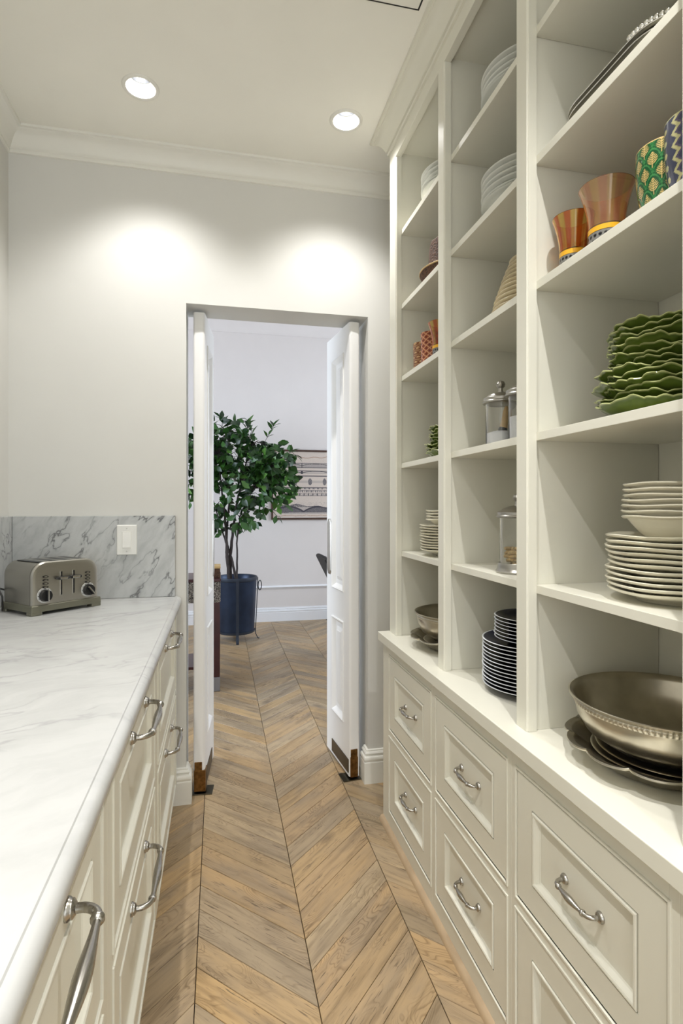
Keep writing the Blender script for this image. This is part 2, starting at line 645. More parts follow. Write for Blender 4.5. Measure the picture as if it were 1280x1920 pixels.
for x0, x1, y0, y1 in ((-0.105, 0.611, 1.63, 1.634), (-0.105, 0.611, 1.026, 1.03), (-0.105, -0.10, 1.03, 1.63), (0.606, 0.611, 1.03, 1.63)):
    hg.box(x0, x1, y0, y1, CEIL - 0.0016, CEIL + 0.001)
part('hatch_joint', hg, M['shadow_gap'], ceil)

# crown moulding, wall profile (distance out, height)
CR = [(0.0, 2.770), (0.006, 2.772), (0.008, 2.780), (0.006, 2.788), (0.012, 2.792), (0.016, 2.800), (0.022, 2.814),
      (0.034, 2.832), (0.050, 2.842), (0.056, 2.845), (0.058, 2.849), (0.067, 2.851), (0.069, 2.856), (0.069, CEIL)]
t1 = MB().sweep([[(-0.85 + d, -2.4, z) for d, z in CR], [(-0.85 + d, WY0 - d, z) for d, z in CR], [(1.10, WY0 - d, z) for d, z in CR]])
struct('trim_1', t1, M['trim'], smooth=40)

# baseboards
BB = [(0.0, 0.0), (0.024, 0.0), (0.024, 0.098), (0.020, 0.102), (0.024, 0.108), (0.025, 0.116), (0.021, 0.124), (0.013, 0.128),
      (0.013, 0.134), (0.017, 0.138), (0.014, 0.144), (0.009, 0.147), (0.009, 0.152), (0.004, 0.155), (0.0, 0.155)]


def baseboard(name, path, mat):
    """path: list of (x, y, nx, ny): point on the wall line plus outward offset direction (already mitred)"""
    struct(name, MB().sweep([[(x + nx * d, y + ny * d, z) for d, z in BB] for x, y, nx, ny in path]), mat, smooth=35)


baseboard('baseboard_right', [(1.05, WY0, 0, -1), (DX1, WY0, -1, -1), (DX1, WY0 + 0.055, -1, 0)], M['trim'])
baseboard('baseboard_left', [(DX0, WY0 + 0.055, 1, 0), (DX0, WY0, 1, -1), (-0.30, WY0, 0, -1)], M['trim'])

# ------------------------------------------------------------------ setting: dining room beyond
FY, FZ = 6.28, 3.42
struct('wall_far', MB().box(-2.75, 3.2, FY, FY + 0.12, 0, FZ), M['far_wall'])
wl = MB()
wl.box(-2.72, -2.60, 2.6, 3.0, 0, FZ).box(-2.72, -2.60, 5.0, FY, 0, FZ)
wl.box(-2.72, -2.60, 3.0, 5.0, 0, 1.0).box(-2.72, -2.60, 3.0, 5.0, 2.5, FZ)
struct('wall_far_left', wl, M['far_wall'])
wr = MB()
wr.box(3.0, 3.12, 2.6, 3.6, 0, FZ).box(3.0, 3.12, 5.6, FY, 0, FZ).box(3.0, 3.12, 3.6, 5.6, 0, 1.0).box(3.0, 3.12, 3.6, 5.6, 2.5, FZ)
struct('wall_far_right', wr, M['far_wall'])
wn = MB()
wn.box(-2.72, -0.86, 2.60, WY1, 0, FZ).box(1.10, 3.12, 2.60, WY1, 0, FZ).box(-0.86, 1.10, 2.60, WY1, CEIL + 0.05, FZ)
struct('wall_near', wn, M['far_wall'])
struct('ceiling_far', MB().box(-2.75, 3.2, 2.55, 6.4, FZ, FZ + 0.1), M['far_wall'])
fb = MB().sweep([[(x, FY - d, z * 1.0) for d, z in BB] for x in (-2.6, 3.0)])
struct('baseboard_far', fb, M['far_trim'], smooth=35)
RP = [(0.0, 0.362), (0.008, 0.364), (0.010, 0.372), (0.020, 0.378), (0.024, 0.386), (0.020, 0.393), (0.010, 0.396), (0.0, 0.402)]
struct('trim_2', MB().sweep([[(x, FY - d, z) for d, z in RP] for x in (-2.6, 3.0)]), M['far_trim'], smooth=40)
CF = [(0.0, 3.24), (0.012, 3.245), (0.014, 3.26), (0.022, 3.275), (0.05, 3.33), (0.09, 3.37), (0.11, 3.38), (0.11, FZ)]
struct('trim_3', MB().sweep([[(x, FY - d, z) for d, z in CF] for x in (-2.6, 3.0)]), M['far_wall'], smooth=40)

# oak shoe strip along the foot of the tall cabinets
struct('trim_4', MB().prism([(0.655, 0.0), (0.6735, 0.0), (0.6735, 0.019), (0.664, 0.017), (0.657, 0.009)], 'y', -0.30, 2.222), M['shoe'], smooth=60)


# ------------------------------------------------------------------ swing doors
def swing_door(name, mirror, px, py, ang):
    """leaf seen from its pivot end; local x = thickness (0 .. T away from the opening), local y = along the leaf"""
    T, L, Z0, Z1 = 0.052, 0.365, 0.014, 2.188
    s = -1 if mirror else 1
    o = link(name, None, None, (px, py, 0), ang)
    LOC[o.name] = Vector((0, 0, 0))
    o['kind'] = 'structure'
    # slab with a rounded pivot edge, built as frame boards round two recessed panels
    def slab(y0, y1, z0, z1):
        mb = MB()
        x0, x1 = (-T * s, 0) if s > 0 else (0, T)
        mb.box(x0, x1, y0, y1, z0, z1)
        return mb
    mb = MB()
    xs = sorted((0, -s * T))
    r = 0.012
    edge = []
    for k in range(5):
        a = PI + PI / 2 * k / 4
        edge.append((xs[0] + r + r * math.cos(a), r + r * math.sin(a)))
    for k in range(5):
        a = 1.5 * PI + PI / 2 * k / 4
        edge.append((xs[1] - r + r * math.cos(a), r + r * math.sin(a)))
    edge += [(xs[1], 0.085), (xs[0], 0.085)]
    mb.prism(edge, 'z', Z0, Z1)                                # pivot stile
    mb.box(xs[0], xs[1], 0.272, L, Z0, Z1)                     # free stile
    mb.box(xs[0], xs[1], 0.085, 0.272, Z0, 0.246)              # rails
    mb.box(xs[0], xs[1], 0.085, 0.272, 0.738, 0.884)
    mb.box(xs[0], xs[1], 0.085, 0.272, 2.062, Z1)
    part('door_frame', mb, M['door'], o, world=False, smooth=35)
    for z0, z1 in ((0.246, 0.738), (0.884, 2.062)):
        pm = MB()
        W, H = 0.187, z1 - z0
        st = [(0.0, 0.004), (0.004, 0.006), (0.010, 0.002), (0.016, -0.004), (0.022, -0.010), (0.026, -0.014), (0.046, -0.014), (0.064, -0.006), (0.066, -0.004)]
        sub = MB().rings(W, H, [(0.0, -0.026)] + st)
        yc, zc = (0.085 + 0.272) / 2, (z0 + z1) / 2
        for sgn in (1, -1):
            x_face = 0.0 if sgn > 0 else -s * T
            b = len(pm.v)
            for x, y, z in sub.v:
                # rings() goes towards -x; point it out of this face
                out = s if sgn > 0 else -s
                pm.vert((x_face + out * (-x), yc + y, zc + z))
            for f in sub.f:
                pm.face(*[b + i for i in (f if out < 0 else f[::-1])])
        part('door_panel', pm, M['door'], o, world=False)
    # push plate near the free edge: long bevelled steel plate with pointed ends
    def plate(y0, y1, z0, z1, th, cut):
        q = MB()
        pol = [(y0 + cut, z0), (y1 - cut, z0), (y1, z0 + cut), (y1, z1 - cut), (y1 - cut, z1), (y0 + cut, z1), (y0, z1 - cut), (y0, z0 + cut)]
        ym, zm = (y0 + y1) / 2, (z0 + z1) / 2
        ins = [(ym + (a - ym) * 0.80, zm + (c - zm) * 0.95) for a, c in pol]
        st = [[(0.0, a, c) for a, c in pol], [(s * th * 0.5, a, c) for a, c in pol], [(s * th, a, c) for a, c in ins]]
        q.sweep(st, closed=True)
        return q
    part('push_plate', plate(0.283, 0.350, 0.948, 1.240, 0.006, 0.018), M['steel'], o, world=False)
    kp = MB().box(0, s * 0.004, 0.012, 0.27, 0.030, 0.094)
    part('kick_plate', kp, M['bronze_plate'], o, world=False, bevel=0.001)
    pv = MB()
    pv.box(xs[0] + 0.006, xs[1] - 0.012, -0.003, 0.03, 0.03, 0.145)
    pv.box(xs[0] + 0.004, xs[1] + (0.004 if s > 0 else -0.010), -0.004, 0.05, 0.012, 0.108)
    part('pivot_shoe', pv, M['bronze'], o, world=False, bevel=0.002)
    fp = MB().box(xs[0] - 0.004 + (0 if s > 0 else -0.03), xs[1] + 0.004 + (0.03 if s > 0 else 0), -0.012, 0.07, 0.0005, 0.005)
    part('floor_plate', fp, M['dark_metal'], o, world=False, bevel=0.001)
    return o


swing_door('door_1', False, -0.062, 2.585, -math.atan2(0.035, 0.35))
swing_door('door_2', True, 0.609, 2.562, math.atan2(0.040, 0.371))

# ------------------------------------------------------------------ drawer pulls
def pull_mesh(half, out, k):
    """bow pull along local y, standing off along -x: flared feet, bent necks with collars, swelled grip"""
    mb = MB()
    for sy in (-1, 1):
        foot = [(0.0, 0.0125), (-0.003, 0.0125), (-0.005, 0.0105), (-0.007, 0.0105), (-0.010, 0.0065)]
        mb.tube([(x * k, sy * half, 0) for x, r in foot], [r * k for x, r in foot], 14)
        pts, rad = [], []
        for i in range(9):
            t = i / 8
            a = t * PI / 2
            R = 0.62 * out
            pts.append((-(out - R) - R * math.sin(a), sy * (half - R * (1 - math.cos(a))), 0))
            rad.append(0.0052 * k)
        mb.tube([(-0.008 * k, sy * half, 0)] + pts, [0.0056 * k] + rad, 12)
        yc = sy * (half - 0.62 * out)
        col = [(0.004, 0.0052), (0.003, 0.0072), (0.0, 0.0078), (-0.003, 0.0068), (-0.005, 0.0050)]
        mb.tube([(-out, yc + sy * d * k, 0) for d, r in col], [r * k for d, r in col], 14)
    L = half - 0.62 * out
    pts, rad = [], []
    for i in range(21):
        t = -1 + 2 * i / 20
        pts.append((-out - 0.002 * (1 - t * t), t * L, 0))
        rad.append((0.0044 + 0.0042 * (0.5 + 0.5 * math.cos(PI * t)) ** 1.2) * k)
    mb.tube(pts, rad, 14)
    return mb.mesh('pull_handle', M['nickel'], 50)


PULL_R = pull_mesh(0.0535, 0.027, 0.85)
PULL_L = pull_mesh(0.109, 0.040, 1.12)


def drawer_mesh(w, h, fr, top=None):
    steps = [(0.0, -0.018), (0.0, -0.001), (0.001, 0.0), (fr - 0.0066, 0.0), (fr - 0.0062, -0.009), (fr - 0.0038, -0.009), (fr - 0.0034, 0.0012), (fr - 0.002, 0.0024), (fr + 0.001, 0.0028), (fr + 0.004, 0.0012),
             (fr + 0.005, -0.002), (fr + 0.009, -0.009), (fr + 0.012, -0.011)]
    return MB().rings(w, h, steps).mesh('drawer', M['cabinet'])


GAP = 0.0042


def drawer_unit(name, label, ya, yb, rows, xf, xback, facing, zt, zb, pull, pull_dz, fr, toe=None):
    """face-frame unit between ya..yb with inset drawers. rows: (y0, y1, z0, z1). facing -1: front looks to -x"""
    yc = (ya + yb) / 2
    t = thing(name, label, 'cabinet', (xf, yc, 0))
    sgn = facing
    body = MB()
    ys0, ys1 = rows[0][0], rows[0][1]
    d = 0.02
    x0, x1 = xf, xf - sgn * d
    body.box(x0, x1, ya, ys0 - GAP, zb, zt)
    body.box(x0, x1, ys1 + 0.003, yb, zb, zt)
    zz = [zb] + [v for r in sorted(rows, key=lambda r: r[2]) for v in (r[2] - GAP, r[3] + GAP)] + [zt]
    for i in range(0, len(zz), 2):
        body.box(x0, x1, ys0 - GAP, ys1 + GAP, zz[i], zz[i + 1])
    # raised bead round every opening
    for y0, y1, z0, z1 in rows:
        g, bw, bh = GAP, 0.006, 0.0035
        for a in ((y0 - g - bw, y0 - g, z0 - g - bw, z1 + g + bw), (y1 + g, y1 + g + bw, z0 - g - bw, z1 + g + bw),
                  (y0 - g, y1 + g, z0 - g - bw, z0 - g), (y0 - g, y1 + g, z1 + g, z1 + g + bw)):
            body.box(xf + sgn * bh, xf - sgn * 0.004, *a)
    part('face_frame', body, M['cabinet'], t, bevel=0.0012)
    car = MB().box(x1 - sgn * 0.003, xback, ya, yb, zb, zt)
    part('carcass', car, M['cabinet'], t)
    gapm = MB()
    for y0, y1, z0, z1 in rows:
        gapm.box(x1, x1 - sgn * 0.002, y0 - GAP, y1 + GAP, z0 - GAP, z1 + GAP)
    part('drawer_recess', gapm, M['shadow_gap'], t)
    if toe:
        part('toe_kick', MB().box(xf - sgn * 0.07, xback, ya, yb, 0.0, zb), M['cabinet'], t)
    cache = {}
    for y0, y1, z0, z1 in rows:
        key = (round(y1 - y0, 4), round(z1 - z0, 4))
        if key not in cache:
            cache[key] = drawer_mesh(y1 - y0, z1 - z0, fr)
        dr = link('drawer', cache[key], t, (0, (y0 + y1) / 2 - yc, (z0 + z1) / 2), 0 if facing < 0 else PI)
        depth = -0.011 if pull_dz is None else 0.0
        hz = 0.0 if pull_dz is None else (z1 - z0) / 2 - pull_dz
        link('handle', pull, dr, (-depth, 0, hz))
    return t


XF = 0.673
R_ROWS = [(0.083, 0.371), (0.412, 0.698)]
for nm, ya, yb, y0, y1, lab in (
        ('far', 1.666, 2.222, 1.693, 2.130, 'cream two-drawer base cabinet at the far end beside the doorway'),
        ('mid', 1.182, 1.666, 1.208, 1.640, 'cream two-drawer base cabinet below the navy plates, second from the doorway'),
        ('near', 0.696, 1.182, 0.721, 1.156, 'cream two-drawer base cabinet below the large pewter bowl'),
        ('last', 0.21, 0.696, 0.235, 0.670, 'cream base cabinet cut off at the right edge of the photo')):
    drawer_unit('drawer_cabinet', lab, ya, yb, [(y0, y1, a, b) for a, b in R_ROWS], XF, 1.095, -1, 0.748, 0.0, PULL_R, None, 0.066)

t = thing('shelf_ledge', 'long white painted ledge topping the drawer cabinets under the open shelves', 'worktop', (0.65, 1.2, 0.749))
part('ledge_board', MB().box(0.650, 1.095, 0.21, 2.226, 0.749, 0.784), M['cabinet'], t, bevel=0.002)

# left run
XL = -0.18
for ya, yb, y0, y1, lab in (
        (1.697, 2.505, 1.749, 2.425, 'cream base cabinet with two wide drawers nearest the doorway, under marble'),
        (0.975, 1.697, 1.030, 1.645, 'middle cream base cabinet with two wide drawers under the marble counter'),
        (0.253, 0.975, 0.308, 0.923, 'cream base cabinet at the lower left corner nearest the viewer')):
    drawer_unit('base_cabinet', lab, ya, yb, [(y0, y1, 0.135, 0.497), (y0, y1, 0.540, 0.857)], XL, -0.845, 1, 0.872, 0.095, PULL_L, 0.036, 0.066, toe=True)
ct = thing('countertop', 'long white marble worktop with grey veins and eased edge under the toaster', 'worktop', (-0.5, 1.2, 0.873))
prof = [(-0.848, 0.873), (-0.176, 0.873), (-0.168, 0.875), (-0.162, 0.881), (-0.1600, 0.889), (-0.1610, 0.898), (-0.1645, 0.905), (-0.170, 0.909),
        (-0.1765, 0.9105), (-0.178, 0.9128), (-0.1795, 0.9135), (-0.848, 0.9135)]
part('slab', MB().prism(prof, 'y', -0.30, 2.527), M['counter'], ct, smooth=30)
t = thing('backsplash', 'grey veined marble upstand on the end wall behind the toaster', 'backsplash', (-0.5, 2.52, 0.914))
part('stone_panel', MB().box(-0.829, -0.186, 2.509, 2.529, 0.9142, 1.266), M['splash'], t, bevel=0.0015)
t = thing('backsplash', 'grey marble upstand along the left wall at the photo edge', 'backsplash', (-0.84, 1.2, 0.914))
part('stone_panel', MB().box(-0.849, -0.830, -0.30, 2.529, 0.9142, 1.266), M['splash'], t, bevel=0.0015)

# light switch
sw = thing('light_switch', 'white rocker light switch on the grey marble upstand', 'switch', (-0.384, 2.509, 1.163))
p_ = MB().sweep([[(x * k, y, z * k2) for x, z in ((-0.041, -0.064), (0.041, -0.064), (0.041, 0.064), (-0.041, 0.064))]
                 for k, k2, y in ((1, 1, 0), (1, 1, -0.003), (0.93, 0.955, -0.0065))], closed=True)
part('wall_plate', p_, M['white_plastic'], sw, world=False)
part('rocker_frame', MB().box(-0.0185, 0.0185, -0.0075, -0.006, -0.036, 0.036), M['trim'], sw, world=False, bevel=0.0008)
rk = MB().prism([(-0.0072, -0.0335), (-0.0110, -0.0325), (-0.0085, 0.0), (-0.0075, 0.0325), (-0.0072, 0.0335)], 'x', -0.0165, 0.0165)
part('rocker', rk, M['white_plastic'], sw, world=False, smooth=30)
for z in (-0.049, 0.049):
    sc_ = MB().tube([(0, -0.006, z), (0, -0.0078, z)], 0.003, 12)
    part('screw', sc_, M['steel'], sw, world=False)

# ------------------------------------------------------------------ open shelving above the ledge
XU, TH = 0.698, 0.024
LZ = 0.784
SH = [1.125, 1.481, 1.833, 2.125, 2.427]
STILES = [(2.128, 2.212), (1.640, 1.692), (1.156, 1.207), (0.670, 0.721), (0.186, 0.235)]
BAYS = [(1.692, 2.128), (1.207, 1.640), (0.721, 1.156), (0.235, 0.670)]
OT = 2.72
bc = thing('bookcase', 'tall built-in cream open shelving with dishes, right of the aisle', 'bookcase', (0.88, 1.2, LZ))
for i, (a, b) in enumerate(STILES):
    e, q = 0.004, 0.0025
    poly = [(XU, a + e), (XU + q, a + q), (XU + e, a), (XU + TH, a), (XU + TH, b), (XU + e, b), (XU + q, b - q), (XU, b - e)]
    poly = poly[::-1]
    part('stile', MB().prism(poly, 'z', LZ + 0.0005, OT + 0.001), M['cabinet'], bc, smooth=25)
    pa = MB().box(XU + TH + 0.0002, 1.0625, a + 0.008, b - 0.008 if i else b, LZ + 0.0005, OT + 0.02)
    part('upright_panel', pa, M['cabinet'], bc)
part('back_panel', MB().box(1.064, 1.090, 0.186, 2.212, LZ + 0.0005, CEIL - 0.001), M['cabinet'], bc)
part('top_rail', MB().box(XU, XU + TH, 0.186, 2.212, OT + 0.001, CEIL - 0.001), M['cabinet'], bc, bevel=0.0012)
part('top_panel', MB().box(XU + TH, 1.062, 0.186, 2.212, OT + 0.02, OT + 0.04), M['cabinet'], bc)
for a, b in BAYS:
    for z in SH:
        part('shelf', MB().box(XU + TH + 0.0004, 1.063, a - 0.0074, b + 0.0074, z - 0.0195, z), M['cabinet'], bc, bevel=0.0008)
CC = [(0.0, 2.772), (0.007, 2.773), (0.009, 2.782), (0.006, 2.787), (0.013, 2.790), (0.014, 2.797), (0.019, 2.803), (0.026, 2.818),
      (0.038, 2.833), (0.050, 2.840), (0.056, 2.842), (0.058, 2.847), (0.066, 2.849), (0.068, 2.856), (0.068, CEIL - 0.0005)]
cm = MB().sweep([[(XU - d, -2.39, z) for d, z in CC], [(XU - d, 2.212 + d, z) for d, z in CC], [(1.095, 2.212 + d, z) for d, z in CC]])
part('crown_moulding', cm, M['cabinet'], bc, smooth=40)

# ------------------------------------------------------------------ recessed downlights
DL = [(-0.282, 2.158), (0.500, 2.165), (-0.282, 0.44), (0.500, 0.44), (-0.282, -0.85), (0.500, -0.85)]
DLAB = ['recessed white downlight in the ceiling, left of the two in view', 'recessed white downlight in the ceiling beside the cabinet crown']


def downlight(i, x, y):
    t = thing('ceiling_downlight', DLAB[i] if i < 2 else 'recessed white ceiling downlight behind the camera', 'light', (x, y, CEIL),
              group=None if i < 2 else 'downlights outside the view')
    tr = [(0.053, 0.0), (0.052, -0.003), (0.056, -0.006), (0.062, -0.006), (0.066, -0.003), (0.067, 0.0)]
    part('trim_ring', MB().lathe(tr, 48), M['trim'], t, world=False, smooth=40)
    can = [(0.053, -0.001), (0.050, 0.010), (0.043, 0.045), (0.036, 0.060)]
    part('reflector', MB().lathe([(r, z) for r, z in can], 40), M['lamp_glow'] if False else M['white_plastic'], t, world=False, smooth=40)
    part('bezel', MB().lathe([(0.0365, 0.0575), (0.0425, 0.046), (0.0405, 0.0455), (0.034, 0.0565)], 40), M['grey_metal'], t, world=False, smooth=40)
    part('lamp', MB().lathe([(0.036, 0.058), (0.030, 0.052), (0.0, 0.050)], 32), gl, t, world=False, smooth=40)
    l = bpy.data.lights.new('lamp_light', 'SPOT')
    l.energy = SPOT_W * (0.88, 1.75, 1.1)[i // 2]
    l.color = (1.0, 0.99, 0.985)
    l.spot_size = math.radians(120)
    l.spot_blend = 1.0
    l.shadow_soft_size = 0.014
    lo = link("lamp_light", l, t, (0, 0, 0.040))
    return t


for i, (x, y) in enumerate(DL):
    downlight(i, x, y)
# openings for the cans: the ceiling slab is cut by a boolean-free ring of boxes would be heavy; use one boolean per lamp
cut = MB()
for x, y in DL:
    cut.lathe([(0.0, -0.02), (0.0535, -0.02), (0.0535, 0.075), (0.0, 0.075)], 32, x, y, CEIL)
cme = cut.mesh('hole_cutter', M['ceiling'])
co = link('hole_cutter', cme)
bo = ceil.modifiers.new('holes', 'BOOLEAN')
bo.operation = 'DIFFERENCE'
bo.solver = 'EXACT'
bo.object = co
dg = bpy.context.evaluated_depsgraph_get()
nm_ = bpy.data.meshes.new_from_object(ceil.evaluated_get(dg))
ceil.modifiers.clear()
ceil.data = nm_
bpy.data.objects.remove(co)


# ------------------------------------------------------------------ toaster (local: x along the front, y to the back, z up)
def rrect(w, h, r, n=8, z0=0.0):
    """rounded-top rectangle outline in (x, z), counter-clockwise from bottom left"""
    pts = [(-w / 2, z0), (w / 2, z0)]
    for k in range(n + 1):
        a = PI / 2 * k / n
        pts.append((w / 2 - r + r * math.cos(a), z0 + h - r + r * math.sin(a)))
    for k in range(n + 1):
        a = PI / 2 + PI / 2 * k / n
        pts.append((-w / 2 + r + r * math.cos(a), z0 + h - r + r * math.sin(a)))
    return pts


TW, TD = 0.274, 0.214
toa = thing('toaster', 'four-slot brushed steel toaster on the marble counter', 'toaster', (-0.650, 2.155, 0.9137), PI / 4)
# thing origin = front left corner of the base
def tz(mb):
    mb.v = [(x + TW / 2, y, z) for x, y, z in mb.v]
    return mb
bs = MB()
bs.sweep([[(x * k, TD / 2 + (y - TD / 2) * k, z) for x, y in ((-TW / 2, 0), (TW / 2, 0), (TW / 2, TD), (-TW / 2, TD))] for z, k in ((0.012, 1.0), (0.034, 0.99), (0.036, 0.975))], closed=True)
part('base', tz(bs), M['toaster_base'], toa, world=False, bevel=0.004)
for fx in (-TW / 2 + 0.02, TW / 2 - 0.02):
    for fy in (0.018, TD - 0.018):
        f = MB().box(fx - 0.02, fx + 0.02, fy - 0.0175, fy + 0.0175, 0.0, 0.013)
        part('foot', tz(f), M['toaster_base'], toa, world=False, bevel=0.003)
W1 = TW - 0.016
def shell(y0, y1, w, h, r):
    return [[(x, y, z) for x, z in rrect(w, h + 0.006, r, 8, 0.035)] for y in (y0, y1)]
bd = MB().sweep([[(x, 0.024, z) for x, z in rrect(W1, 0.154, 0.052, 8, 0.035)], [(x, TD - 0.012, z) for x, z in rrect(W1, 0.154, 0.052, 8, 0.035)],
                 [(x, TD - 0.008, z) for x, z in rrect(W1 - 0.01, 0.149, 0.05, 8, 0.035)]], closed=True)
part('shell', tz(bd), M['steel'], toa, world=False, smooth=40)
fr_ = []
for y, ins in ((0.024, 0.004), (0.0225, 0.004), (0.0225, 0.0), (0.016, 0.0), (0.0105, 0.004), (0.008, 0.012), (0.008, 0.020)):
    fr_.append([(x, y, z) for x, z in rrect(W1 + 0.004 - 2 * ins, 0.156 - ins, 0.054 - ins * 0.6, 8, 0.035)])
part('panel_seam', tz(MB().sweep([[(x, y, z) for x, z in rrect(W1 + 0.0022, 0.1553, 0.0525, 8, 0.035)] for y in (0.0230, 0.0256)], closed=True)), M['black'], toa, world=False, smooth=30)
part('front_panel', tz(MB().sweep(fr_, closed=True)), M['steel'], toa, world=False, smooth=30)
for x in (-0.093, -0.031, 0.031, 0.093):
    s_ = MB().box(x * 0.86 - 0.0135, x * 0.86 + 0.0135, 0.040, TD - 0.030, 0.1875, 0.1896)
    part('bread_slot', tz(s_), M['black'], toa, world=False)
for x in (-0.022, 0.027):
    g = MB().box(x - 0.0045, x + 0.0045, 0.0068, 0.009, 0.062, 0.152)
    part('lever_track_rim', tz(g), M['steel_bright'], toa, world=False)
    g = MB().box(x - 0.0025, x + 0.0025, 0.0062, 0.009, 0.064, 0.150)
    part('lever_track', tz(g), M['black'], toa, world=False)
    lv = MB()
    lv.prism([(x - 0.022, 0.122), (x + 0.018, 0.122), (x + 0.022, 0.127), (x + 0.018, 0.133), (x - 0.022, 0.133), (x - 0.026, 0.1275)], 'y', -0.014, 0.006)
    lo_ = part('lever', tz(lv), M['black'], toa, world=False, bevel=0.002)
    part('lever_face', tz(MB().box(x - 0.016, x + 0.013, -0.0152, -0.013, 0.1235, 0.1315)), M['steel_bright'], toa, world=False, bevel=0.001)
for sx in (-1, 1):
    nb = 4
    for k in range(nb):
        z = 0.137 - k * 0.0125
        bt = MB().prism([(sx * 0.083 + 0.0105 * math.cos(a), z + 0.0042 * math.sin(a)) for a in [2 * PI * i / 14 for i in range(14)]], 'y', 0.004, 0.009)
        bo_ = part('button', tz(bt), M['black'], toa, world=False)
        bc_ = MB().prism([(sx * 0.083 + 0.0065 * math.cos(a), z + 0.0022 * math.sin(a)) for a in [2 * PI * i / 14 for i in range(14)]], 'y', 0.0032, 0.0045)
        part('button_face', tz(bc_), M['steel'], toa, world=False)
    kx, kz = sx * 0.085, 0.069
    def disc(r0, r1, y0, y1):
        q = MB()
        q.sweep([[(kx + r * math.cos(2 * PI * i / 28), y, kz + r * math.sin(2 * PI * i / 28)) for i in range(28)] for r, y in ((r0, y0), (r1, y1))], closed=True)
        return tz(q)
    part('dial_ring', disc(0.029, 0.0275, 0.009, 0.0055), M['dial'], toa, world=False, smooth=30)
    tick = MB()
    for k in range(9):
        a = math.radians(-30 + 30 * k)
        c, s2 = math.cos(a), math.sin(a)
        q = [(kx + c * 0.0265 - s2 * 0.0012, kz + s2 * 0.0265 + c * 0.0012), (kx + c * 0.0265 + s2 * 0.0012, kz + s2 * 0.0265 - c * 0.0012),
             (kx + c * 0.0235 + s2 * 0.0012, kz + s2 * 0.0235 - c * 0.0012), (kx + c * 0.0235 - s2 * 0.0012, kz + s2 * 0.0235 + c * 0.0012)]
        tick.prism(q, 'y', 0.005, 0.0062)
    part('dial_marks', tz(tick), M['black'], toa, world=False)
    kn = part('knob', disc(0.0225, 0.020, 0.006, -0.010), M['black'], toa, world=False, smooth=30)
    a = PI / 2 if sx < 0 else math.radians(-50)
    c, s2 = math.cos(a), math.sin(a)
    gr = [(kx + c * u - s2 * v, kz + s2 * u + c * v) for u, v in ((-0.019, -0.0045), (0.021, -0.0045), (0.021, 0.0045), (-0.019, 0.0045))]
    part('knob_grip', tz(MB().prism(gr, 'y', -0.020, -0.008)), M['steel_bright'] if False else M['black'], toa, world=False, bevel=0.002)
    gp = [(kx + c * u - s2 * v, kz + s2 * u + c * v) for u, v in ((-0.019, -0.002), (0.021, -0.002), (0.021, 0.002), (-0.019, 0.002))]
    part('knob_pointer', tz(MB().prism(gp, 'y', -0.0212, -0.019)), M['steel_bright'], toa, world=False)
cd = MB().tube([(-TW / 2 + 0.02, TD - 0.012, 0.075), (-TW / 2 - 0.004, TD - 0.004, 0.085), (-TW / 2 - 0.02, TD - 0.03, 0.082), (-TW / 2 - 0.018, TD - 0.05, 0.06),
                (-TW / 2 - 0.012, TD - 0.04, 0.02), (-TW / 2 + 0.0, TD - 0.01, 0.006), (-TW / 2 + 0.03, TD + 0.004, 0.004)], 0.0035, 8)
part('power_cord', tz(cd), M['black'], toa, world=False, smooth=60)

# ------------------------------------------------------------------ crockery
def plate_prof(R, h=0.022, t=0.005, foot=0.6):
    """closed profile, underside first; z=0 is the foot"""
    f = R * foot
    return [(0.0, 0.003), (f - 0.008, 0.003), (f - 0.006, 0.0), (f, 0.0), (f + 0.003, 0.004), (R * 0.74, h * 0.45), (R - 0.004, h - t * 0.9), (R - 0.001, h - t * 0.55), (R, h - t * 0.2),
            (R - 0.002, h), (R - 0.006, h - 0.0004), (R * 0.75, h * 0.45 + t), (f, 0.0075), (0.0, 0.0075)]


def bowl_prof(R, h, t=0.005, foot=0.45):
    f = R * foot
    out = [(0.0, 0.003), (f - 0.008, 0.003), (f - 0.006, 0.0), (f, 0.0), (f + 0.004, 0.006), (R * 0.68, h * 0.33), (R * 0.82, h * 0.68), (R * 0.90, h * 0.88), (R - 0.004, h - t), (R, h - t * 0.4), (R - 0.002, h)]
    return out + [(R * 0.90 - 0.002, h * 0.93), (R * 0.80, h * 0.70 + 0.002), (R * 0.66, h * 0.37 + 0.003), (f, 0.010), (0.0, 0.008)]


def dish(name, mesh, loc, label, cat, group=None, rot=0.0):
    o = link(name, mesh, None, loc, rot)
    tag(o, label, cat, group)
    return o


def stack(name, mesh, n, x, y, z, dz, lab, cat, group, jit=0.0015, jr=True, z_first=None):
    """lab(i) gives the label, i = 0 at the top"""
    for k in range(n):
        rng = random.Random(hash((name, n, k)) & 0xffff if False else n * 131 + k * 17 + int(x * 1000))
        dish(name, mesh, (x + rng.uniform(-jit, jit), y + rng.uniform(-jit, jit), z + k * dz), lab(n - 1 - k), cat, group, rng.uniform(0, 6.28) if jr else 0)


def wob(i, th, r, z, amp=0.0006):
    return r + amp * math.sin(3 * th) * (r > 0.05), z + amp * 1.5 * math.sin(5 * th + 1) * (r > 0.08)


EPS = 0.0006
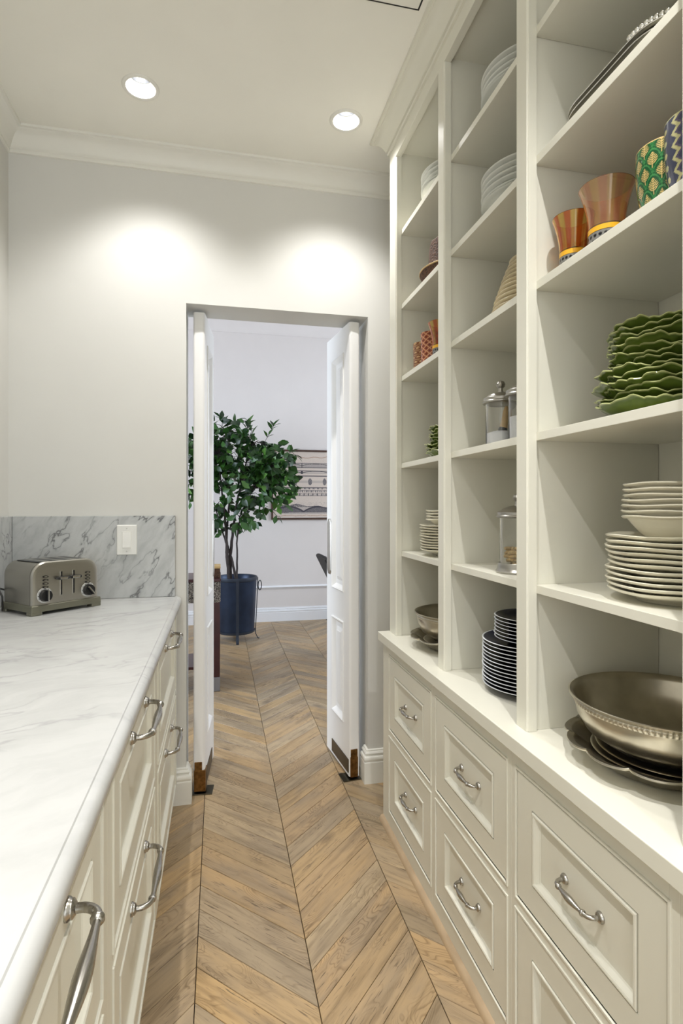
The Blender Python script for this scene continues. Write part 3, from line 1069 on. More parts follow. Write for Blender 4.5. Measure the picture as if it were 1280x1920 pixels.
# near bay, cream dinner plates and soup plates
R = 0.128
cm_plate = MB().lathe(plate_prof(R, 0.0235, 0.0062), 64, deform=wob).mesh('dinner_plate', M['cream_china'], 45)
PX, PY = 0.872, 0.905
stack('dinner_plate', cm_plate, 11, PX, PY, 1.125 + EPS, 0.0105, lambda i: f'cream dinner plate, {ORD[i]} in the stack under the cream bowls, near bay' if i else 'cream dinner plate carrying the cream bowls, near bay', 'plate', 'cream dinner plates in the near bay', 0.003)
z = 1.125 + EPS + 10 * 0.0105 + 0.0085
sb = MB().lathe(bowl_prof(0.105, 0.052, 0.006, 0.5), 64, deform=wob).mesh('soup_bowl', M['cream_china'], 45)
stack('soup_bowl', sb, 7, PX + 0.004, PY - 0.004, z, 0.0105, lambda i: f'cream rimmed soup bowl, {ORD[i]} on the dinner plates, near bay', 'bowl', 'cream soup bowls in the near bay', 0.003)

# far bay, the same service
PX, PY = 0.868, 1.905
cm_plate2 = MB().lathe(plate_prof(0.142, 0.026, 0.0055), 64, deform=wob).mesh('dinner_plate', M['cream_china'], 45)
stack('dinner_plate', cm_plate2, 10, PX, PY, 1.125 + EPS, 0.0098, lambda i: f'cream dinner plate, {ORD[i]} in the tapering stack, far bay', 'plate', 'cream dinner plates in the far bay', 0.002)
z = 1.125 + EPS + 9 * 0.0098 + 0.0085
sb2 = MB().lathe(bowl_prof(0.122, 0.040, 0.006, 0.5), 56, deform=wob).mesh('soup_bowl', M['cream_china'], 45)
stack('soup_bowl', sb2, 4, PX + 0.002, PY, z, 0.0105, lambda i: f'cream soup bowl, {ORD[i]} of four on the plate stack, far bay', 'bowl', 'cream soup bowls in the far bay', 0.002)
z += 3 * 0.0105 + 0.0115
sc2 = MB().lathe(bowl_prof(0.075, 0.024, 0.005, 0.5), 48).mesh('small_bowl', M['cream_china'], 45)
stack('small_bowl', sc2, 2, PX + 0.02, PY - 0.015, z, 0.011, lambda i: ['small cream bowl at the very top of the far bay stack', 'small cream bowl just under the top one, far bay stack'][i], 'bowl', 'small cream bowls in the far bay', 0.004)

# middle bay, navy plates with white rims
def navy(R, h):
    pr = plate_prof(R, h, 0.0032, 0.62)
    nv, wh = (0.006, 0.010, 0.032, 1), (0.80, 0.82, 0.84, 1)
    return MB().lathe(pr, 72, color=lambda i, th, r, z: wh if 7 <= i <= 9 else nv).mesh('navy_plate', M['glaze'], 45)


PX, PY = 0.870, 1.418
stack('navy_plate', navy(0.137, 0.0235), 13, PX, PY, LZ + EPS, 0.0103, lambda i: f'navy white-rimmed plate, {ORD[i]} of the wide lower stack, middle bay', 'plate', 'wide navy plates in the middle bay', 0.0012)
z = LZ + EPS + 12 * 0.0103 + 0.0082
stack('navy_plate', navy(0.106, 0.022), 7, PX + 0.002, PY - 0.002, z, 0.0100, lambda i: f'small navy white-rimmed plate, {ORD[i]} of the upper stack, middle bay', 'plate', 'small navy plates in the middle bay', 0.0012)

# white plates on the upper shelves
PX = 0.870
wp = MB().lathe(plate_prof(0.140, 0.030, 0.0045, 0.6), 64).mesh('white_plate', M['white_china'], 45)
wb = MB().lathe(bowl_prof(0.140, 0.046, 0.0055, 0.6), 64).mesh('white_dish', M['white_china'], 45)
for nm, bay, y, zs, n in (('far', 'far bay', 1.905, 2.427, 4), ('mid', 'middle bay, highest shelf', 1.418, 2.427, 4), ('mid2', 'middle bay, second shelf', 1.418, 2.125, 5)):
    dish('white_dish', wb, (PX, y, zs + EPS), f'white deep dish at the bottom of the plate stack, {bay}', 'dish', None)
    stack('white_plate', wp, n, PX, y, zs + EPS + 0.023, 0.0165, lambda i, bay=bay: f'white plate, {ORD[i]} of the stack, {bay}', 'plate', f'white plates, {bay}', 0.002)

# nested tan bowls in the middle bay
PX, PY = 0.866, 1.392
z = 1.833 + EPS
for k in range(12):
    Rk = 0.126 - 0.0048 * k
    me = MB().lathe([(0.0, 0.002), (Rk * 0.62, 0.0), (Rk * 0.80, 0.002), (Rk - 0.004, 0.0045), (Rk, 0.0085), (Rk - 0.003, 0.0125), (Rk * 0.8, 0.0135), (0.0, 0.0128)], 56).mesh('tan_plate', M['tan_china'], 60)
    dish('tan_plate', me, (PX + random.uniform(-.002, .002), PY + random.uniform(-.002, .002), z), f'tan rounded plate, {ORD[11 - k]} of the cone-shaped stack, middle bay', 'plate', 'tan plates in the middle bay')
    z += 0.0141


# leaf-shaped green plates
def leaf_plate(R, seed, n=144):
    rng = random.Random(seed)
    lobes = [rng.uniform(0.7, 1.3) for _ in range(9)]
    ph = [rng.uniform(0, 6.28) for _ in range(4)]
    def saw(th):
        x = th * 26 / (2 * PI) + 0.3 * math.sin(3 * th + ph[0])
        return abs((x % 1) - 0.35) / 0.65
    def deform(i, th, r, z):
        f = max(0.0, (r / R - 0.45) / 0.55)
        rr = r * (1 + f * (0.05 * math.sin(2 * th + ph[1]) + 0.03 * math.sin(5 * th + ph[2]) + 0.055 * (0.5 - saw(th))))
        zz = z + f * f * (0.0035 * math.sin(6 * th + ph[3]) + 0.0022 * math.sin(13 * th) + 0.003 * (0.5 - saw(th)))
        return rr, zz
    d, rim = (0.020, 0.036, 0.006, 1), (0.34, 0.36, 0.15, 1)
    mid, und = (0.060, 0.095, 0.012, 1), (0.13, 0.18, 0.030, 1)
    pr = [(0.0, 0.004), (R * 0.45, 0.002), (R * 0.52, 0.0), (R * 0.56, 0.002), (R * 0.8, 0.012), (R * 0.97, 0.025), (R, 0.0275), (R * 0.99, 0.0295), (R * 0.96, 0.0295), (R * 0.8, 0.017), (R * 0.55, 0.0075), (0.0, 0.0075)]
    cols = [und] * 5 + [mid, rim, rim, mid, d, d, d]
    return MB().lathe(pr, n, deform=deform, color=lambda i, th, r, z: cols[i]).mesh('leaf_plate', M['leaf_glaze'], 60)


LPA = [leaf_plate(0.122, s) for s in (1, 2, 3)]
LPB = [leaf_plate(0.104, s) for s in (4, 5, 6)]
z = 1.481 + EPS
for k in range(13):
    lo = k < 6
    me = (LPA if lo else LPB)[k % 3]
    i = 12 - k
    lab = f'large green leaf plate, {ORD[5 - k]} of the lower ones, near bay' if lo else f'smaller green leaf plate, {ORD[12 - k]} of the tall pile, near bay'
    dish('leaf_plate', me, (0.868 + random.uniform(-.006, .006), 0.935 + random.uniform(-.006, .006), z), lab, 'plate', 'green leaf plates in the near bay', random.uniform(0, 6.28))
    z += 0.0128
z = 1.481 + EPS
for k in range(8):
    lo = k < 3
    dish('leaf_plate', (LPA if lo else LPB)[k % 3], (0.868 + random.uniform(-.005, .005), 1.905 + random.uniform(-.005, .005), z),
         f'green leaf plate, {ORD[7 - k]} of the pile in the far bay', 'plate', 'green leaf plates in the far bay', random.uniform(0, 6.28))
    z += 0.0125


# pewter bowls and scalloped platters
def platter_mesh(R, lob=12):
    def deform(i, th, r, z):
        f = max(0.0, (r / R - 0.55) / 0.45)
        c = abs(math.sin(lob * th / 2))
        c = c ** 0.6
        return r * (1 - 0.055 * f * (1 - c)), z + 0.004 * f * (1 - c)
    pr = [(0.0, 0.003), (R * 0.55, 0.003), (R * 0.58, 0.0), (R * 0.66, 0.004), (R * 0.78, 0.022), (R * 0.90, 0.033), (R * 0.985, 0.038), (R, 0.041), (R * 0.995, 0.044), (R * 0.97, 0.0435),
          (R * 0.955, 0.0415), (R * 0.93, 0.042), (R * 0.91, 0.039), (R * 0.79, 0.027), (R * 0.66, 0.0095), (R * 0.55, 0.0075), (0.0, 0.0075)]
    return MB().lathe(pr, 192, deform=deform).mesh('scalloped_platter', M['pewter'], 50)


def pewter_bowl(R, h, bead=True):
    def deform(i, th, r, z):
        if bead and i in (9, 10):
            return r + 0.0009 * math.cos(120 * th), z
        return r, z
    pr = [(0.0, 0.003), (R * 0.30, 0.003), (R * 0.33, 0.0), (R * 0.36, 0.002), (R * 0.62, h * 0.12), (R * 0.82, h * 0.34), (R * 0.91, h * 0.60), (R * 0.935, h * 0.800), (R * 0.936, h * 0.818),
          (R * 0.947, h * 0.835), (R * 0.950, h * 0.89), (R * 0.945, h * 0.905), (R * 0.975, h * 0.945), (R, h * 0.97), (R, h * 0.99), (R * 0.985, h),
          (R * 0.955, h * 0.975), (R * 0.93, h * 0.88), (R * 0.89, h * 0.62), (R * 0.80, h * 0.37), (R * 0.60, h * 0.16), (R * 0.33, h * 0.07), (0.0, h * 0.05)]
    return MB().lathe(pr, 480 if bead else 96, deform=deform).mesh('pewter_bowl', M['pewter'], 40)


z = LZ + EPS
dish('scalloped_platter', platter_mesh(0.186), (0.880, 0.955, z), 'scalloped pewter platter under the large pewter bowl, near bay', 'platter')
ip = MB().lathe(plate_prof(0.135, 0.020, 0.0045, 0.6), 72)
ipm = ip.mesh('pewter_plate', M['pewter'], 45)
dish('pewter_plate', ipm, (0.880, 0.952, z + 0.0085), 'lower round pewter plate between platter and large bowl, near bay', 'plate', 'pewter plates in the near bay')
dish('pewter_plate', ipm, (0.886, 0.945, z + 0.0185), 'upper round pewter plate directly under the large bowl, near bay', 'plate', 'pewter plates in the near bay')
dish('pewter_bowl', pewter_bowl(0.181, 0.108), (0.882, 0.950, z + 0.028), 'large round pewter bowl with beaded rim, near bay', 'bowl')
dish('scalloped_platter', platter_mesh(0.186), (0.876, 1.912, z), 'scalloped pewter platter on the ledge in the far bay', 'platter', None, 0.2)
dish('pewter_plate', ipm, (0.876, 1.910, z + 0.0085), 'round pewter plate lying in the scalloped platter, far bay', 'plate')
dish('pewter_bowl', pewter_bowl(0.172, 0.114, False), (0.878, 1.908, z + 0.0185), 'plain pewter bowl on the scalloped platter, far bay', 'bowl')


# trays on the second shelf of the near bay
def tray_outline(a, b, r, n=10):
    pts = []
    for cx, cy, a0 in ((a - r, b - r, 0), (-a + r, b - r, PI / 2), (-a + r, -b + r, PI), (a - r, -b + r, 1.5 * PI)):
        for k in range(n + 1):
            t_ = a0 + PI / 2 * k / n
            pts.append((cx + r * math.cos(t_), cy + r * math.sin(t_)))
    return pts


def tray_mesh(h):
    st = []
    for k, z_ in ((0.74, 0.0), (0.80, 0.001), (0.93, h * 0.75), (0.985, h * 0.92), (1.0, h), (0.985, h + 0.002), (0.93, h * 0.80 + 0.002), (0.79, 0.004), (0.72, 0.003)):
        st.append([(x * k, y * k, z_) for x, y in tray_outline(0.150, 0.168, 0.09)])
    return MB().sweep(st, closed=True).mesh('tray_body', M['dark_metal'], 40)


def tray_rim(h):
    ol = tray_outline(0.149, 0.167, 0.09)
    return MB().tube([(x, y, h + 0.0012) for x, y in ol + ol[:1]], 0.0019, 6, cap=False).mesh('rim', M['silver'], 60)


for lab, dz, bead in (('lower dark oblong tray lying on the shelf, under another tray', 0.0, False), ('upper dark oblong tray with silver rim and beaded near end', 0.0125, True)):
    sv = thing('serving_tray', lab, 'tray', (0.893, 0.962, 2.125 + EPS + dz))
    link('tray_body', tray_mesh(0.034), sv)
    link('rim', tray_rim(0.034), sv)
    if bead:
        bd_ = MB()
        for x, y in tray_outline(0.150, 0.168, 0.09, 16):
            if y < -0.075:
                bd_.lathe([(0.0, -0.006), (0.0045, -0.003), (0.006, 0.0), (0.0045, 0.004), (0.0, 0.006)], 8, x * 0.985, y * 0.985, 0.041)
        part('beaded_edge', bd_, M['silver'], sv, world=False, smooth=60)['kind'] = 'stuff'

# ------------------------------------------------------------------ rattan on the second shelf of the far bay
bk = thing('rattan_tray', 'round dark brown rattan tray beneath the rattan basket, far bay', 'tray', (0.868, 1.905, 2.125 + EPS))
part('tray_body', MB().lathe([(0.0, 0.0), (0.118, 0.0), (0.132, 0.014), (0.141, 0.040), (0.143, 0.042), (0.140, 0.046), (0.134, 0.044), (0.126, 0.018), (0.112, 0.006), (0.0, 0.006)], 56), M['basket'], bk, world=False, smooth=45)
rm = MB().tube([(0.1425 * math.cos(2 * PI * k / 48), 0.1425 * math.sin(2 * PI * k / 48), 0.046) for k in range(49)], 0.0028, 6, cap=False)
part('rim', rm, M['scoop_wood'], bk, world=False, smooth=60)
bk2 = thing('rattan_basket', 'brown rattan flowerpot-shaped basket standing upside down, far bay', 'basket', (0.868, 1.905, 2.125 + EPS + 0.0075))
part('basket_body', MB().lathe([(0.108, 0.0), (0.117, 0.012), (0.116, 0.035), (0.112, 0.080), (0.108, 0.145), (0.104, 0.150), (0.0, 0.150), (0.0, 0.145), (0.098, 0.144), (0.104, 0.02)], 12), M['basket'], bk2, world=False, smooth=30)


# ------------------------------------------------------------------ glass jars
def jar(label, x, y, zs, R, hb, base, fill):
    t = thing('glass_jar', label, 'jar', (x, y, zs + EPS))
    zb = 0.0
    if base:
        bp_ = [(0.0, 0.0), (R + 0.008, 0.0), (R + 0.009, 0.004), (R + 0.005, 0.010), (R + 0.003, 0.016), (R + 0.0035, 0.024), (R + 0.002, 0.027), (R - 0.002, 0.027), (R - 0.002, 0.012), (0.0, 0.012)]
        part('pewter_base', MB().lathe(bp_, 48), M['lid_pewter'], t, world=False, smooth=35)
        zb = 0.0125
    g = [(0.0, zb), (R - 0.004, zb), (R - 0.0025, zb + 0.003), (R - 0.0025, hb), (R - 0.0045, hb), (R - 0.0045, zb + 0.007), (R - 0.007, zb + 0.0055), (0.0, zb + 0.0055)]
    part('glass_body', MB().lathe(g, 64), M['glass'], t, world=False, smooth=40)
    lp = [(0.0, hb + 0.0008), (R + 0.002, hb + 0.0008), (R + 0.006, hb + 0.003), (R + 0.0065, hb + 0.006), (R + 0.004, hb + 0.009), (R + 0.004, hb + 0.016), (R + 0.002, hb + 0.018), (R * 0.86, hb + 0.022),
          (R * 0.80, hb + 0.026), (R * 0.45, hb + 0.032), (R * 0.17, hb + 0.035), (0.0065, hb + 0.040), (0.0065, hb + 0.046), (0.011, hb + 0.050), (0.013, hb + 0.057), (0.010, hb + 0.064), (0.005, hb + 0.067), (0.0, hb + 0.0675)]
    lid = part('lid', MB().lathe(lp, 56), M['lid_pewter'], t, world=False, smooth=35)
    return t, zb + 0.0062, R - 0.0053


j1, jz, jr = jar('glass jar of sugar with a wooden scoop and pewter lid, middle bay', 0.792, 1.452, 1.481, 0.045, 0.120, False, 'sugar')
s_ = MB().lathe([(0.0, jz), (jr, jz), (jr, jz + 0.030), (jr * 0.7, jz + 0.036), (jr * 0.3, jz + 0.039), (0.0, jz + 0.040)], 40)
o = tag(part('sugar', s_, M['sugar'], j1, world=False, smooth=60))
sp = thing('sugar_scoop', 'pale wooden scoop standing in the sugar jar', 'scoop', (0.792, 1.452, 1.481 + jz + 0.034))
hd = MB()
hd.tube([(0.003, -0.010, 0.012), (0.006, -0.012, 0.030), (0.010, -0.014, 0.060), (0.011, -0.015, 0.072)], [0.0115, 0.0100, 0.0090, 0.005], 12)
part('handle', hd, M['scoop_wood'], sp, world=False, smooth=50)
bl = MB().tube([(0.000, -0.008, -0.004), (0.002, -0.009, 0.008), (0.003, -0.010, 0.014)], [0.0140, 0.0132, 0.0118], 12)
part('dark_collar', bl, M['black'], sp, world=False, smooth=50)
j2, jz2, jr2 = jar('glass jar mostly hidden behind the stile, beside the sugar jar', 0.800, 1.338, 1.481, 0.045, 0.120, False, None)
s_ = MB().lathe([(0.0, jz2), (jr2, jz2), (jr2, jz2 + 0.06), (jr2 * 0.5, jz2 + 0.064), (0.0, jz2 + 0.065)], 40)
part('sugar', s_, M['sugar'], j2, world=False, smooth=60)
j3, jz3, jr3 = jar('tall glass jar of dried pasta on a pewter foot, middle bay', 0.806, 1.385, 1.125, 0.050, 0.150, True, None)
for k in range(48):
    rng = random.Random(k)
    lay, a = k // 10, rng.uniform(0, 6.28)
    rr = rng.uniform(0.008, jr3 - 0.016)
    cx_, cy_, cz_ = rr * math.cos(a), rr * math.sin(a), jz3 + 0.006 + lay * 0.0105
    d1 = rng.uniform(0, 6.28)
    q = Vector((math.cos(d1), math.sin(d1), rng.uniform(-0.25, 0.25))) * 0.010
    b_ = MB().tube([(cx_ - q.x, cy_ - q.y, cz_ - q.z), (cx_ - q.x * .3, cy_ - q.y * .3, cz_ + 0.002), (cx_ + q.x * .4, cy_ + q.y * .4, cz_ + 0.001), (cx_ + q.x, cy_ + q.y, cz_ + q.z)], [0.0035, 0.0052, 0.0050, 0.003], 8)
    part('pasta_piece', b_, M['biscuit'], j3, world=False, smooth=60)


# ------------------------------------------------------------------ cups and tumblers with printed patterns
def mixc(a, b, t_):
    return tuple(a[i] * (1 - t_) + b[i] * t_ for i in range(3)) + (1,)


def cup_mesh(R0, R1, h, fn, nu=180, nv=96, handle=False, belly=0.0, inner=(0.6, 0.5, 0.35, 1), mat=None):
    mb = MB()
    prof = [(0.0, 0.0), (R0 - 0.003, 0.0)]
    for k in range(nv + 1):
        v = k / nv
        prof.append((R0 + (R1 - R0) * v ** 0.8 + belly * math.sin(PI * v), 0.002 + (h - 0.003) * v))
    no = len(prof)
    prof += [(R1 - 0.0012, h), (R1 - 0.003, h - 0.002), (R0 + (R1 - R0) * 0.5 - 0.003, h * 0.5), (R0 - 0.004, 0.008), (0.0, 0.007)]
    def col(i, th, r, z):
        if 2 <= i < no:
            return fn(th / (2 * PI), (i - 2) / nv)
        return inner
    mb.lathe(prof, nu, color=col)
    return mb.mesh('cup', mat or M['glaze'], 50)


def green_print(u, v):
    cols, rows = 10, 4.6
    best = None
    dk, md, gd, lt = (0.006, 0.075, 0.022, 1), (0.020, 0.150, 0.040, 1), (0.62, 0.45, 0.17, 1), (0.05, 0.24, 0.07, 1)
    if v > 0.985:
        return gd
    out = md
    for r in range(6, -2, -1):                   # overlapping scales, lower rows in front
        off = 0.5 * (r % 2)
        x = (u * cols + off) % 1 - 0.5
        y = v * rows - r * 0.9
        if y < 0:
            continue
        top = 1.35 * math.sqrt(max(0.0, 1 - (x / 0.54) ** 2))
        if y > top:
            continue
        out = dk if y < top - 0.10 else lt
        # tree motif
        yy = y / 1.12
        if 0.0 <= yy <= 1.0:
            stem = abs(x) < 0.035 * (1.2 - yy)
            w_ = 0.0
            if yy > 0.24:
                f = (yy - 0.24) / 0.76
                env = 0.33 * math.sin(PI * min(1.0, (f + 0.12) / 1.12)) ** 0.9 * (1 - 0.35 * f)
                sw_ = ((yy * 7.0 - abs(x) * 7.0) % 1)
                w_ = env * (1.0 if sw_ < 0.5 else 0.16)
            if stem or abs(x) < w_:
                out = gd
        if abs(x) > 0.30 and 0.25 < y < 0.9 and (y * 7) % 1 < 0.35 and out is dk and (abs(x) * 9) % 1 < 0.4:
            out = lt
    return out


def blue_print(u, v):
    dk, cr, vi = (0.050, 0.055, 0.095, 1), (0.50, 0.47, 0.24, 1), (0.10, 0.08, 0.14, 1)
    if v > 0.985:
        return cr
    x = (u * 7) % 1
    y = (v * 6.0) % 1
    zig = 0.28 + 0.26 * abs(2 * y - 1)
    if abs(x - zig) < 0.085:
        return cr
    dx, dy = x - 0.80, (((v * 6.0 + 0.3) % 1) - 0.5) * 0.9
    if dx * dx * 2.2 + dy * dy * 0.8 < 0.040:
        return cr
    if abs(x - zig - 0.15) < 0.045:
        return vi
    return dk


def fan_print(u, v):
    br, gd = (0.13, 0.030, 0.010, 1), (0.62, 0.40, 0.19, 1)
    rows, cols = 5.5, 9
    r = math.floor(v * rows)
    x = (u * cols + 0.5 * (r % 2)) % 1 - 0.5
    y = v * rows - r
    d = math.hypot(x, (y - 0.15))
    if abs(d - 0.46) < 0.07 and y > 0.1:
        return br
    if d < 0.40 and y > 0.12:
        a = math.atan2(y - 0.15, x)
        return gd if (a * 5 / PI) % 1 < 0.68 or d < 0.1 else br
    return br if y < 0.14 else mixc(br, gd, 0.35)


def lattice_print(u, v):
    rd, gd, dk = (0.26, 0.055, 0.022, 1), (0.62, 0.33, 0.17, 1), (0.10, 0.018, 0.010, 1)
    a, b = (u * 9 + v * 5.5) % 1, (u * 9 - v * 5.5) % 1
    if abs(a - 0.5) < 0.085 or abs(b - 0.5) < 0.085:
        return gd
    if math.hypot((a % 1) - 0.0 if a < 0.5 else a - 1, (b if b < 0.5 else b - 1)) < 0.2:
        return dk
    return rd


dish('cup', cup_mesh(0.036, 0.047, 0.118, green_print, 220, 120, belly=0.004), (0.786, 0.846, 1.833 + EPS), 'green cup printed with gold trees on scales, near bay', 'cup', None, 0.4)
dish('cup', cup_mesh(0.036, 0.047, 0.124, blue_print, 220, 120, belly=0.004), (0.782, 0.775, 1.833 + EPS), 'slate blue cup with cream zigzags beside the right stile', 'cup', None, 0.2)
dish('cup', cup_mesh(0.036, 0.038, 0.100, fan_print, 110, 60), (0.768, 2.010, 1.833 + EPS), 'brown and gold fan-patterned cup, leftmost in the far bay', 'cup')
dish('cup', cup_mesh(0.036, 0.039, 0.116, lattice_print, 110, 60), (0.770, 1.930, 1.833 + EPS), 'red and gold lattice-patterned cup between two others, far bay', 'cup')


def tumbler(label, x, y, z, R, h, cols, rot=0.0):
    t = thing('glass_tumbler', label, 'glass', (x, y, z + EPS), rot)
    a, b = cols
    def fn(i, th, r, zz):
        return a if int(th / (2 * PI) * 18 + 0.5) % 2 else b
    zb = h * 0.35
    outer = []
    for k in range(15):
        v = k / 14
        outer.append((R * (0.655 + 0.04 * v + 0.305 * v ** 2.0), zb + (h - zb) * v))
    inn = [(r - 0.0022, zz) for r, zz in outer[::-1]]
    prof = [(0.0, zb + 0.0005)] + [(outer[0][0], zb + 0.0005)] + outer[1:] + inn[:-1] + [(inn[-1][0], zb + 0.004), (0.0, zb + 0.004)]
    part('striped_bowl', MB().lathe(prof, 72, color=fn), M['amber'], t, world=False, smooth=50)
    part('gold_band', MB().lathe([(R * 0.640, zb - 0.010), (R * 0.672, zb - 0.010), (R * 0.672, zb), (R * 0.64, zb)], 56, color=lambda *a_: (0.80, 0.42, 0.03, 1)), M['glaze'], t, world=False, smooth=30)
    def dots(i, th, r, zz):
        u = th / (2 * PI) * 20
        v = zz / (zb - 0.01) * 3.2
        rr = math.floor(v)
        du, dv = (u + 0.5 * (rr % 2)) % 1 - 0.5, v - rr - 0.5
        return (0.012, 0.012, 0.014, 1) if math.hypot(du, dv) < 0.30 else (0.20, 0.195, 0.18, 1)
    pb = [(0.0, 0.0), (R * 0.62, 0.0)] + [(R * 0.66, 0.001 + (zb - 0.0115) * k / 24) for k in range(25)] + [(0.0, zb - 0.0105)]
    part('dotted_base', MB().lathe(pb, 160, color=dots), M['glaze'], t, world=False, smooth=30)
    return t


AM1 = ((0.82, 0.22, 0.04, 1), (0.96, 0.68, 0.18, 1))
AM2 = ((0.92, 0.52, 0.32, 1), (0.96, 0.66, 0.34, 1))
tumbler('flared amber striped tumbler with dotted base, smaller and left, near bay', 0.776, 1.097, 1.833, 0.0440, 0.121, AM1)
tumbler('larger flared amber tumbler beside the green cup, near bay', 0.786, 1.000, 1.833, 0.0540, 0.136, AM2, 0.1)
tumbler('amber striped tumbler half hidden by the stile, far bay', 0.776, 1.846, 1.833, 0.049, 0.128, AM1)
tumbler('pale amber tumbler standing behind the smaller striped one, near bay', 0.850, 1.105, 1.833, 0.0435, 0.075, ((0.78, 0.60, 0.42, 1), (0.82, 0.66, 0.50, 1)))
tumbler('amber tumbler glimpsed behind the green cup, near bay', 0.880, 0.945, 1.833, 0.043, 0.100, AM2)

# ------------------------------------------------------------------ dining room: planter and ficus
PXC, PYC = 0.165, 5.50
pl = thing('metal_planter', 'round dark blue metal planter with ring handles and strap legs', 'planter', (PXC, PYC, 0))
part('pot', MB().lathe([(0.0, 0.075), (0.170, 0.075), (0.176, 0.079), (0.200, 0.600), (0.205, 0.603), (0.206, 0.612), (0.200, 0.616), (0.194, 0.610), (0.188, 0.55), (0.172, 0.10), (0.0, 0.10)], 64), M['planter'], pl, world=False, smooth=40)
part('rim', MB().lathe([(0.200, 0.582), (0.207, 0.585), (0.209, 0.600), (0.207, 0.616), (0.200, 0.619), (0.196, 0.612)], 64), M['planter_trim'], pl, world=False, smooth=50)
part('bottom_band', MB().lathe([(0.178, 0.080), (0.184, 0.082), (0.185, 0.100), (0.180, 0.102)], 64), M['planter_trim'], pl, world=False, smooth=50)
part('soil', MB().lathe([(0.0, 0.548), (0.1, 0.545), (0.189, 0.535)], 32), M['soil'], pl, world=False, smooth=60)
for a in (-90, 0, 90, 180):
    a = math.radians(a + 2)
    c, s_ = math.cos(a), math.sin(a)
    q = MB()
    st = []
    for r, z in ((0.2085, 0.60), (0.204, 0.45), (0.186, 0.085), (0.188, 0.045), (0.208, 0.004), (0.222, 0.0)):
        st.append([(c * rr - s_ * u, s_ * rr + c * u, z + dz) for rr, u, dz in ((r, -0.013, 0), (r, 0.013, 0), (r + 0.006, 0.013, 0.004), (r + 0.006, -0.013, 0.004))])
    q.sweep(st, closed=True)
    part('leg', q, M['planter_trim'], pl, world=False, smooth=40)
for sx in (-1, 1):
    pts = [(sx * (0.2155 + 0.004), 0.036 * math.sin(2 * PI * k / 24), 0.525 + 0.048 * math.cos(2 * PI * k / 24)) for k in range(25)]
    if sx > 0:
        pts = [(0.214 + 0.017 * (1 + math.sin(2 * PI * k / 24)), 0.010 * math.sin(2 * PI * k / 24), 0.525 + 0.048 * math.cos(2 * PI * k / 24)) for k in range(25)]
    part('ring_handle', MB().tube(pts, 0.0045, 8, cap=False), M['planter_trim'], pl, world=False, smooth=60)

rng = random.Random(21)
fi = thing('ficus_tree', 'bushy green ficus tree with several thin dark stems in the blue planter', 'plant', (PXC - 0.02, PYC, 0.548))
LOC[fi.name] = Vector((PXC - 0.02, PYC, 0.548))
stems = [
    [(0.105, 5.50, 0.55), (0.085, 5.49, 0.75), (0.070, 5.48, 1.00), (0.060, 5.50, 1.20), (0.03, 5.50, 1.45), (0.0, 5.50, 1.80)],
    [(0.165, 5.48, 0.55), (0.140, 5.50, 0.72), (0.095, 5.52, 0.88), (0.045, 5.54, 1.02), (-0.02, 5.56, 1.25), (-0.12, 5.58, 1.60)],
    [(0.110, 5.52, 0.55), (0.105, 5.51, 0.80), (0.130, 5.50, 1.02), (0.155, 5.50, 1.25), (0.22, 5.48, 1.55), (0.30, 5.46, 1.90)],
    [(0.170, 5.47, 0.55), (0.172, 5.47, 0.75), (0.175, 5.47, 1.00), (0.20, 5.46, 1.20), (0.30, 5.44, 1.42), (0.45, 5.42, 1.65)],
    [(0.115, 5.53, 0.55), (0.075, 5.53, 0.85), (0.080, 5.52, 1.10), (0.10, 5.52, 1.40), (0.12, 5.54, 1.75), (0.10, 5.55, 2.02)],
]
allpts = []
for k, st in enumerate(stems):
    fine = []
    for i in range(len(st) - 1):
        for q in range(4):
            t_ = q / 4
            fine.append(Vector(st[i]).lerp(Vector(st[i + 1]), t_) + Vector((rng.uniform(-.004, .004), rng.uniform(-.004, .004), 0)))
    fine.append(Vector(st[-1]))
    n = len(fine)
    r0 = (0.019, 0.014, 0.018, 0.011, 0.013)[k]
    part('stem', MB().tube(fine, [r0 * (1 - 0.72 * i / (n - 1)) for i in range(n)], 8), M['bark'], fi, smooth=60)
    allpts += fine[8:]

ELL = [((0.06, 5.50, 1.90), (0.36, 0.32, 0.27), 135), ((0.47, 5.44, 1.70), (0.28, 0.26, 0.25), 120), ((0.22, 5.48, 1.58), (0.36, 0.30, 0.27), 105),
       ((-0.24, 5.54, 1.72), (0.28, 0.30, 0.40), 70), ((0.19, 5.48, 1.20), (0.22, 0.18, 0.17), 26), ((-0.06, 5.50, 1.25), (0.16, 0.16, 0.25), 18),
       ((0.60, 5.42, 1.45), (0.13, 0.14, 0.16), 22), ((0.38, 5.45, 1.38), (0.14, 0.14, 0.16), 16)]
twigs = MB()
leaves = []
for c, r, cnt in ELL:
    for _ in range(cnt):
        while True:
            d = Vector((rng.uniform(-1, 1), rng.uniform(-1, 1), rng.uniform(-1, 1)))
            if 0.15 < d.length < 1:
                break
        p_ = Vector((c[0] + d.x * r[0], c[1] + d.y * r[1], c[2] + d.z * r[2]))
        near = min(allpts, key=lambda q: (q - p_).length + max(0, (q.z - p_.z)) * 0.6)
        if rng.random() < 0.55:
            mid = near.lerp(p_, 0.5) + Vector((0, 0, 0.03))
            twigs.tube([near, mid, p_], [0.0042, 0.003, 0.0016], 5)
        out = (p_ - near).normalized()
        for q in range(rng.randint(2, 4)):
            off = out * rng.uniform(-0.06, 0.02) + Vector((rng.uniform(-.02, .02), rng.uniform(-.02, .02), rng.uniform(-.02, .02)))
            dirv = (out * 0.6 + Vector((rng.uniform(-1, 1), rng.uniform(-1, 1), rng.uniform(-1.1, 0.45)))).normalized()
            leaves.append((p_ + off, dirv, rng.uniform(0, 6.28), rng.uniform(0.80, 1.25)))
